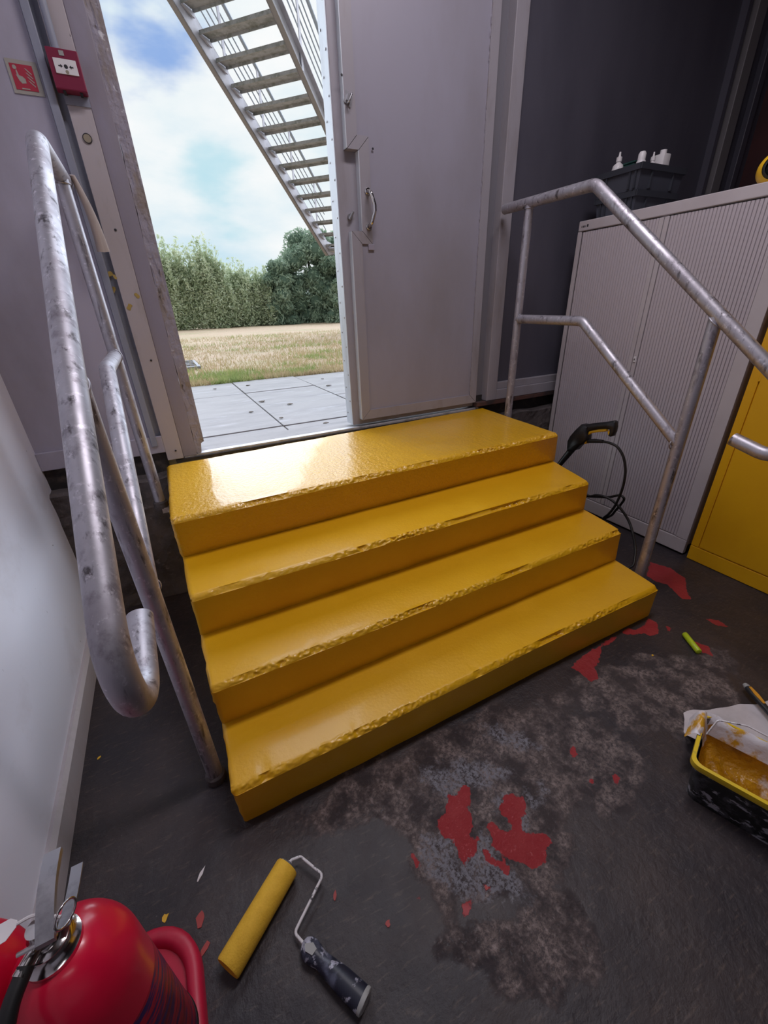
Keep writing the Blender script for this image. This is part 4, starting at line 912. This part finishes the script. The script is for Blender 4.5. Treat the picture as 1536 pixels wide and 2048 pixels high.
# lawn
def lawn():
    gx = np.concatenate([np.linspace(-60, -8, 14), np.linspace(-7, 14, 90), np.linspace(15, 70, 14)]); gy = np.concatenate([np.linspace(3.84, 9, 60), np.linspace(9.3, 70, 60)])
    X, Y = np.meshgrid(gx, gy); nx, ny = len(gx), len(gy)
    Z = np.array([GZ-.01+noise.noise(Vector((x*.5, y*.5, 0)))*.03 for x, y in zip(X.ravel(), Y.ravel())])
    co = np.stack([X.ravel(), Y.ravel(), Z], 1); i = np.arange(nx-1)[None, :]+nx*np.arange(ny-1)[:, None]; F = np.stack([i, i+1, i+nx+1, i+nx], -1).reshape(-1, 4)
    me = bpy.data.meshes.new('lawn'); me.from_pydata(co.tolist(), [], F.tolist())
    m = mat('dry_lawn', (.46, .33, .23), .9, spots=[((.34, .30, .16), .55, .50, .66, (1, 1.8, 1)), ((.46, .36, .25), 3.5, .45, .65, (1, 2.2, 1)), ((.22, .17, .10), 14, .56, .70, U)], bump=[(30, .8, .03)])
    o = link('lawn', me, m); o['kind'] = 'structure'
    # blades near the path
    n = 42000; y = 3.86+9.0*rng.random(n)**1.7; x = (y-EYE[1])*(-.12+rng.random(n)*.80)+EYE[0]
    gpat = np.array([noise.noise(Vector((a*.55, b*1.1, 4)))*.6+noise.noise(Vector((a*2.1, b*3.6, 8)))*.55 for a, b in zip(x, y)])
    band = np.exp(-((y-4.9)/.9)**2)*.14
    keep = rng.random(n) < np.clip(.55+gpat+band, .12, 1); x, y, gpat = x[keep], y[keep], gpat[keep]+band[keep]; n = len(x)
    a = rng.random(n)*6.28; h = .025+rng.random(n)*.045; wd = .004+rng.random(n)*.004; lean = rng.normal(0, .03, (n, 2))
    for sel, mt_, nm in ((gpat > .26, mat('green_blade', (.24, .30, .10), .7, spots=[((.34, .36, .14), 6, .45, .6, U)]), 'green_grass'), (gpat <= .26, mat('straw_blade', (.46, .35, .21), .8, spots=[((.36, .31, .15), 8, .45, .6, U)]), 'dry_grass')):
        k = int(sel.sum()); xx, yy_, aa, hh, ww, ll = x[sel], y[sel], a[sel], h[sel], wd[sel], lean[sel]
        V = np.empty((k, 3, 3)); V[:, 0] = np.stack([xx-np.cos(aa)*ww, yy_-np.sin(aa)*ww, np.full(k, GZ-.015)], 1); V[:, 1] = np.stack([xx+np.cos(aa)*ww, yy_+np.sin(aa)*ww, np.full(k, GZ-.015)], 1)
        V[:, 2] = np.stack([xx+ll[:, 0], yy_+ll[:, 1], GZ+hh], 1)
        me = bpy.data.meshes.new(nm); me.from_pydata(V.reshape(-1, 3).tolist(), [], np.arange(3*k).reshape(-1, 3).tolist()); o = link(nm, me, mt_)
        tag(o, 'short green grass blades growing along the paving edge' if nm[0] == 'g' else 'dry straw coloured grass blades across the lawn', 'grass', kind='stuff')
def thin_leaf(name, share):
    """lets part of the light through, as blades and leaves do"""
    m = MATS[name]; t = m.node_tree; b = t.nodes['Principled BSDF']; o = t.nodes['Material Output']
    tr = t.nodes.new('ShaderNodeBsdfTranslucent'); mxs = t.nodes.new('ShaderNodeMixShader'); mxs.inputs[0].default_value = share
    c = b.inputs['Base Color']
    if c.is_linked: t.links.new(c.links[0].from_socket, tr.inputs[0])
    else: tr.inputs[0].default_value = c.default_value
    t.links.new(b.outputs[0], mxs.inputs[1]); t.links.new(tr.outputs[0], mxs.inputs[2]); t.links.new(mxs.outputs[0], o.inputs['Surface'])
lawn(); thin_leaf('green_blade', .45); thin_leaf('straw_blade', .45)
# drain grate in the grass
dg = empty('drain_grate', (.42, 5.75, GZ), 'small grey metal grate lying in the grass at the left of the doorway', 'grate')
for xa, xb, ya, yb in ((.50, .54, 5.35, 6.25), (.02, .54, 5.33, 5.38), (.02, .54, 6.22, 6.27)): MB().box(xa, xb, ya, yb, GZ, GZ+.035, .004).build('frame_bar', M_grate, dg)
for k in range(4): MB().box(.02, .50, 5.47+k*.19, 5.52+k*.19, GZ+.005, GZ+.03).build('bar', M_grate, dg)

# external stair
SX = np.array([1.695, 7.918, 5.024]); az, run, rise, wid = .8135, .303, .19, 1.272
dh = np.array([math.sin(az), math.cos(az), 0]); th = np.array([math.cos(az), -math.sin(az), 0]); zu = np.array([0, 0, 1.])
est = empty('external_stair', tuple(SX+dh*3-zu*4.3), 'grey steel external stair with open treads seen from below', 'stair')
I0, I1 = -5, 13
for i in range(I0, I1):
    p = SX+dh*run*i-zu*rise*i
    MB().prism([p-zu*.0, p+dh*.245, p+dh*.245-zu*.045, p+dh*.235-zu*.045, p+dh*.230-zu*.012, p+dh*.018-zu*.012, p+dh*.012-zu*.045, p-zu*.045], th*wid).build('tread', M_tread, est)
    MB().prism([p-th*.004+dh*.0-zu*.05, p-th*.004+dh*.24-zu*.05, p-th*.004+dh*.24-zu*.10, p-th*.004+dh*.18-zu*.10], th*.03).build('tread_bracket', M_stairm, est)
sl_ = lambda i: SX+dh*run*i-zu*rise*i
for side, nm in ((-.012, 'left'), (wid+.012, 'right')):
    sg_ = -1 if side < 0 else 1; a, b = sl_(I0-1)+th*side, sl_(12.35)+th*side; fl = b+dh*.35
    prof = [a+zu*.14, b+zu*.14, fl+zu*.10, fl-zu*.12, b-zu*.16, a-zu*.16]
    so = MB().prism(prof, th*.014*sg_).build('stringer', M_stairm, est)
    MB().prism([a-zu*.16, b-zu*.16, b-zu*.145, a-zu*.145], th*.085*sg_).prism([b-zu*.16, fl-zu*.12, fl-zu*.105, b-zu*.145], th*.085*sg_).build('bottom_flange', mat('stair_flange', (.20, .18, .18), .6), so)
    MB().prism([a+zu*.125, b+zu*.125, b+zu*.14, a+zu*.14], th*.085*sg_).build('top_flange', M_stairm, so)
    off = th*(side+sg_*.03)
    for hgt, r in ((.30, .011), (.45, .011), (.60, .011), (.75, .011), (.98, .030)):
        MB().tube([sl_(I0-1)+off+zu*(hgt+.1), sl_(12.4)+off+zu*(hgt+.1)], r, 10).build('guard_rail', M_rail, est, 60)
    for i in (-4, -1, 2, 5, 8, 11):
        p = sl_(i)+off; MB().prism([p-zu*.05-dh*.03, p-zu*.05+dh*.03, p+zu*1.06+dh*.03, p+zu*1.06-dh*.03], th*.012).build('rail_post', M_stairm, est)
# half landing and its legs (behind the door leaf), upper landing against the building
pb = sl_(12.4); MB().prism([pb-zu*.06, pb+dh*1.4-zu*.06, pb+dh*1.4+th*wid-zu*.06, pb+th*wid-zu*.06], zu*.06).build('half_landing', M_tread, est)
for a_, b_ in ((.75, .05), (1.3, .05), (.75, wid-.05), (1.3, wid-.05)):
    q = pb+dh*a_+th*b_; MB().box(q[0]-.05, q[0]+.05, q[1]-.05, q[1]+.05, GZ-.02, q[2]-.05).build('leg', M_stairm, est)
pt_ = sl_(I0); MB().prism([pt_-dh*1.3-zu*.06, pt_-zu*.06, pt_+th*wid-zu*.06, pt_-dh*1.3+th*wid-zu*.06], zu*.06).build('upper_landing', M_tread, est)

# trees: trunk plus a cloud of leaves on clumps
def leaf_cloud(pts, nrm_jit, size, seed, long=1.6):
    r = np.random.default_rng(seed); n = len(pts)
    d = r.normal(size=(n, 3)); d /= np.linalg.norm(d, axis=1)[:, None]; e = r.normal(size=(n, 3)); e -= d*(e*d).sum(1)[:, None]; e /= np.linalg.norm(e, axis=1)[:, None]
    s = size*(.6+.8*r.random((n, 1)))
    V = np.stack([pts-d*s*long, pts+e*s*.55, pts+d*s*long, pts-e*s*.55], 1)
    return V.reshape(-1, 3), np.arange(4*n).reshape(-1, 4)
def tree(name, x, y, h, wdt, n, size, mt, label, seed, style):
    r = np.random.default_rng(seed); t = empty(name, (x, y, GZ), label, 'tree', 'trees beyond the lawn')
    MB().tube([(x, y, GZ-.05), (x+.05, y, GZ+h*.3), (x-.05, y+.1, GZ+h*.7)], [.16, .12, .05], 10).build('trunk', M_bark, t, 60)
    if style == 'feathery':
        k = 170; tx = r.normal(0, wdt*.42, k); ty = r.normal(0, wdt*.3, k); top = h*(1-.30*(np.hypot(tx, ty)/(wdt))**2.)*(.62+.32*r.random(k)+.16*(r.random(k) > .8)); pts = []
        for i in range(k):
            m_ = n//k; u = r.random(m_)**.8; bx, by = tx[i]*.75, ty[i]*.75
            sp = .035+.20*(1-u)
            pts.append(np.stack([x+bx+(tx[i]-bx)*u+r.normal(0, 1, m_)*sp+.10*np.sin(u*4+i), y+by+(ty[i]-by)*u+r.normal(0, 1, m_)*sp, GZ+top[i]*u], 1))
        pts = np.concatenate(pts)
    else:
        k = 64; th_ = r.random(k)*6.283; ph = r.random(k)**.55; rad = wdt*(.35+.65*r.random(k)); zz = h*np.where(r.random(k) < .3, .12*r.random(k), .06+.84*r.random(k)); env = np.sqrt(np.clip(1-((zz/h-.45)/.58)**2, 0.05, 1))
        cx = x+np.cos(th_)*rad*env*.8; cy = y+np.sin(th_)*rad*env*.8; cz = GZ+zz; cr_ = wdt*(.22+.20*r.random(k)); pts = []
        for i in range(k):
            m_ = n//k; d = r.normal(size=(m_, 3)); d /= np.linalg.norm(d, axis=1)[:, None]; q = cr_[i]*(.66+.50*r.random((m_, 1))**.7); pts.append(np.array([cx[i], cy[i], cz[i]])+d*q*np.array([1, 1, .85]))
        pts = np.concatenate(pts); pts[:, 2] = np.maximum(pts[:, 2], GZ+.03)
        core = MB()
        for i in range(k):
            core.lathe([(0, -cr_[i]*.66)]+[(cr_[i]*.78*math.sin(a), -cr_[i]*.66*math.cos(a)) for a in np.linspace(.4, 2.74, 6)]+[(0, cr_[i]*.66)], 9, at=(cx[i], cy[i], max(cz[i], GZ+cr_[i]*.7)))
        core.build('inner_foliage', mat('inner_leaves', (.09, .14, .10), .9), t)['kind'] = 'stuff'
    V, F = leaf_cloud(pts, 0, size, seed+1)
    V = V-np.array([x, y, GZ]); me = bpy.data.meshes.new('foliage'); me.from_pydata(V.tolist(), [], F.tolist()); o = link('foliage', me, mt, t); o['kind'] = 'stuff'
    return t
ML1 = mat('pale_willow_leaves', (.55, .60, .42), .65, spots=[((.40, .47, .30), 1.1, .42, .6, U), ((.70, .73, .58), 5, .52, .66, U)])
ML2 = mat('dark_oak_leaves', (.33, .42, .31), .6, spots=[((.20, .28, .20), .9, .42, .6, U), ((.46, .55, .42), 3, .54, .68, U)])
thin_leaf('pale_willow_leaves', .4); thin_leaf('dark_oak_leaves', .35)
for k, (x, y, h, wd) in enumerate(((-.9, 21.6, 3.4, 1.5), (1.3, 21.2, 3.4, 1.2), (2.7, 21.0, 3.4, .95), (4.0, 21.6, 2.65, 1.2), (5.3, 21.9, 2.45, 1.2), (-3.4, 21.8, 3.1, 1.6), (-6.0, 22.0, 2.9, 1.6))):
    tree('feathery_bush', x, y, h, wd, 22000, .042, ML1, ['feathery pale green bush hidden beside the left jamb', 'tall feathery pale green bush nearest the left jamb', 'widest feathery pale green bush with wispy top', 'lower feathery green bush in the middle of the hedge', 'lowest feathery green bush beside the dark oaks', 'second feathery bush to the left, hidden behind the left jamb', 'farthest left feathery bush hidden behind the left wall'][k], 20+k, 'feathery')
for k, (x, y, h, wd) in enumerate(((6.1, 21.4, 2.75, .95), (7.7, 21.8, 4.1, 1.45), (8.7, 20.5, 2.9, 1.05), (10.2, 22.0, 4.2, 1.6))):
    tree('oak_tree', x, y, h, wd, 20000, .060, ML2, ['smaller dark oak beside the feathery bushes', 'tallest dark green oak beyond the lawn', 'rounded dark oak in front beside the door edge', 'far dark oak hidden behind the door'][k], 40+k, 'oak')
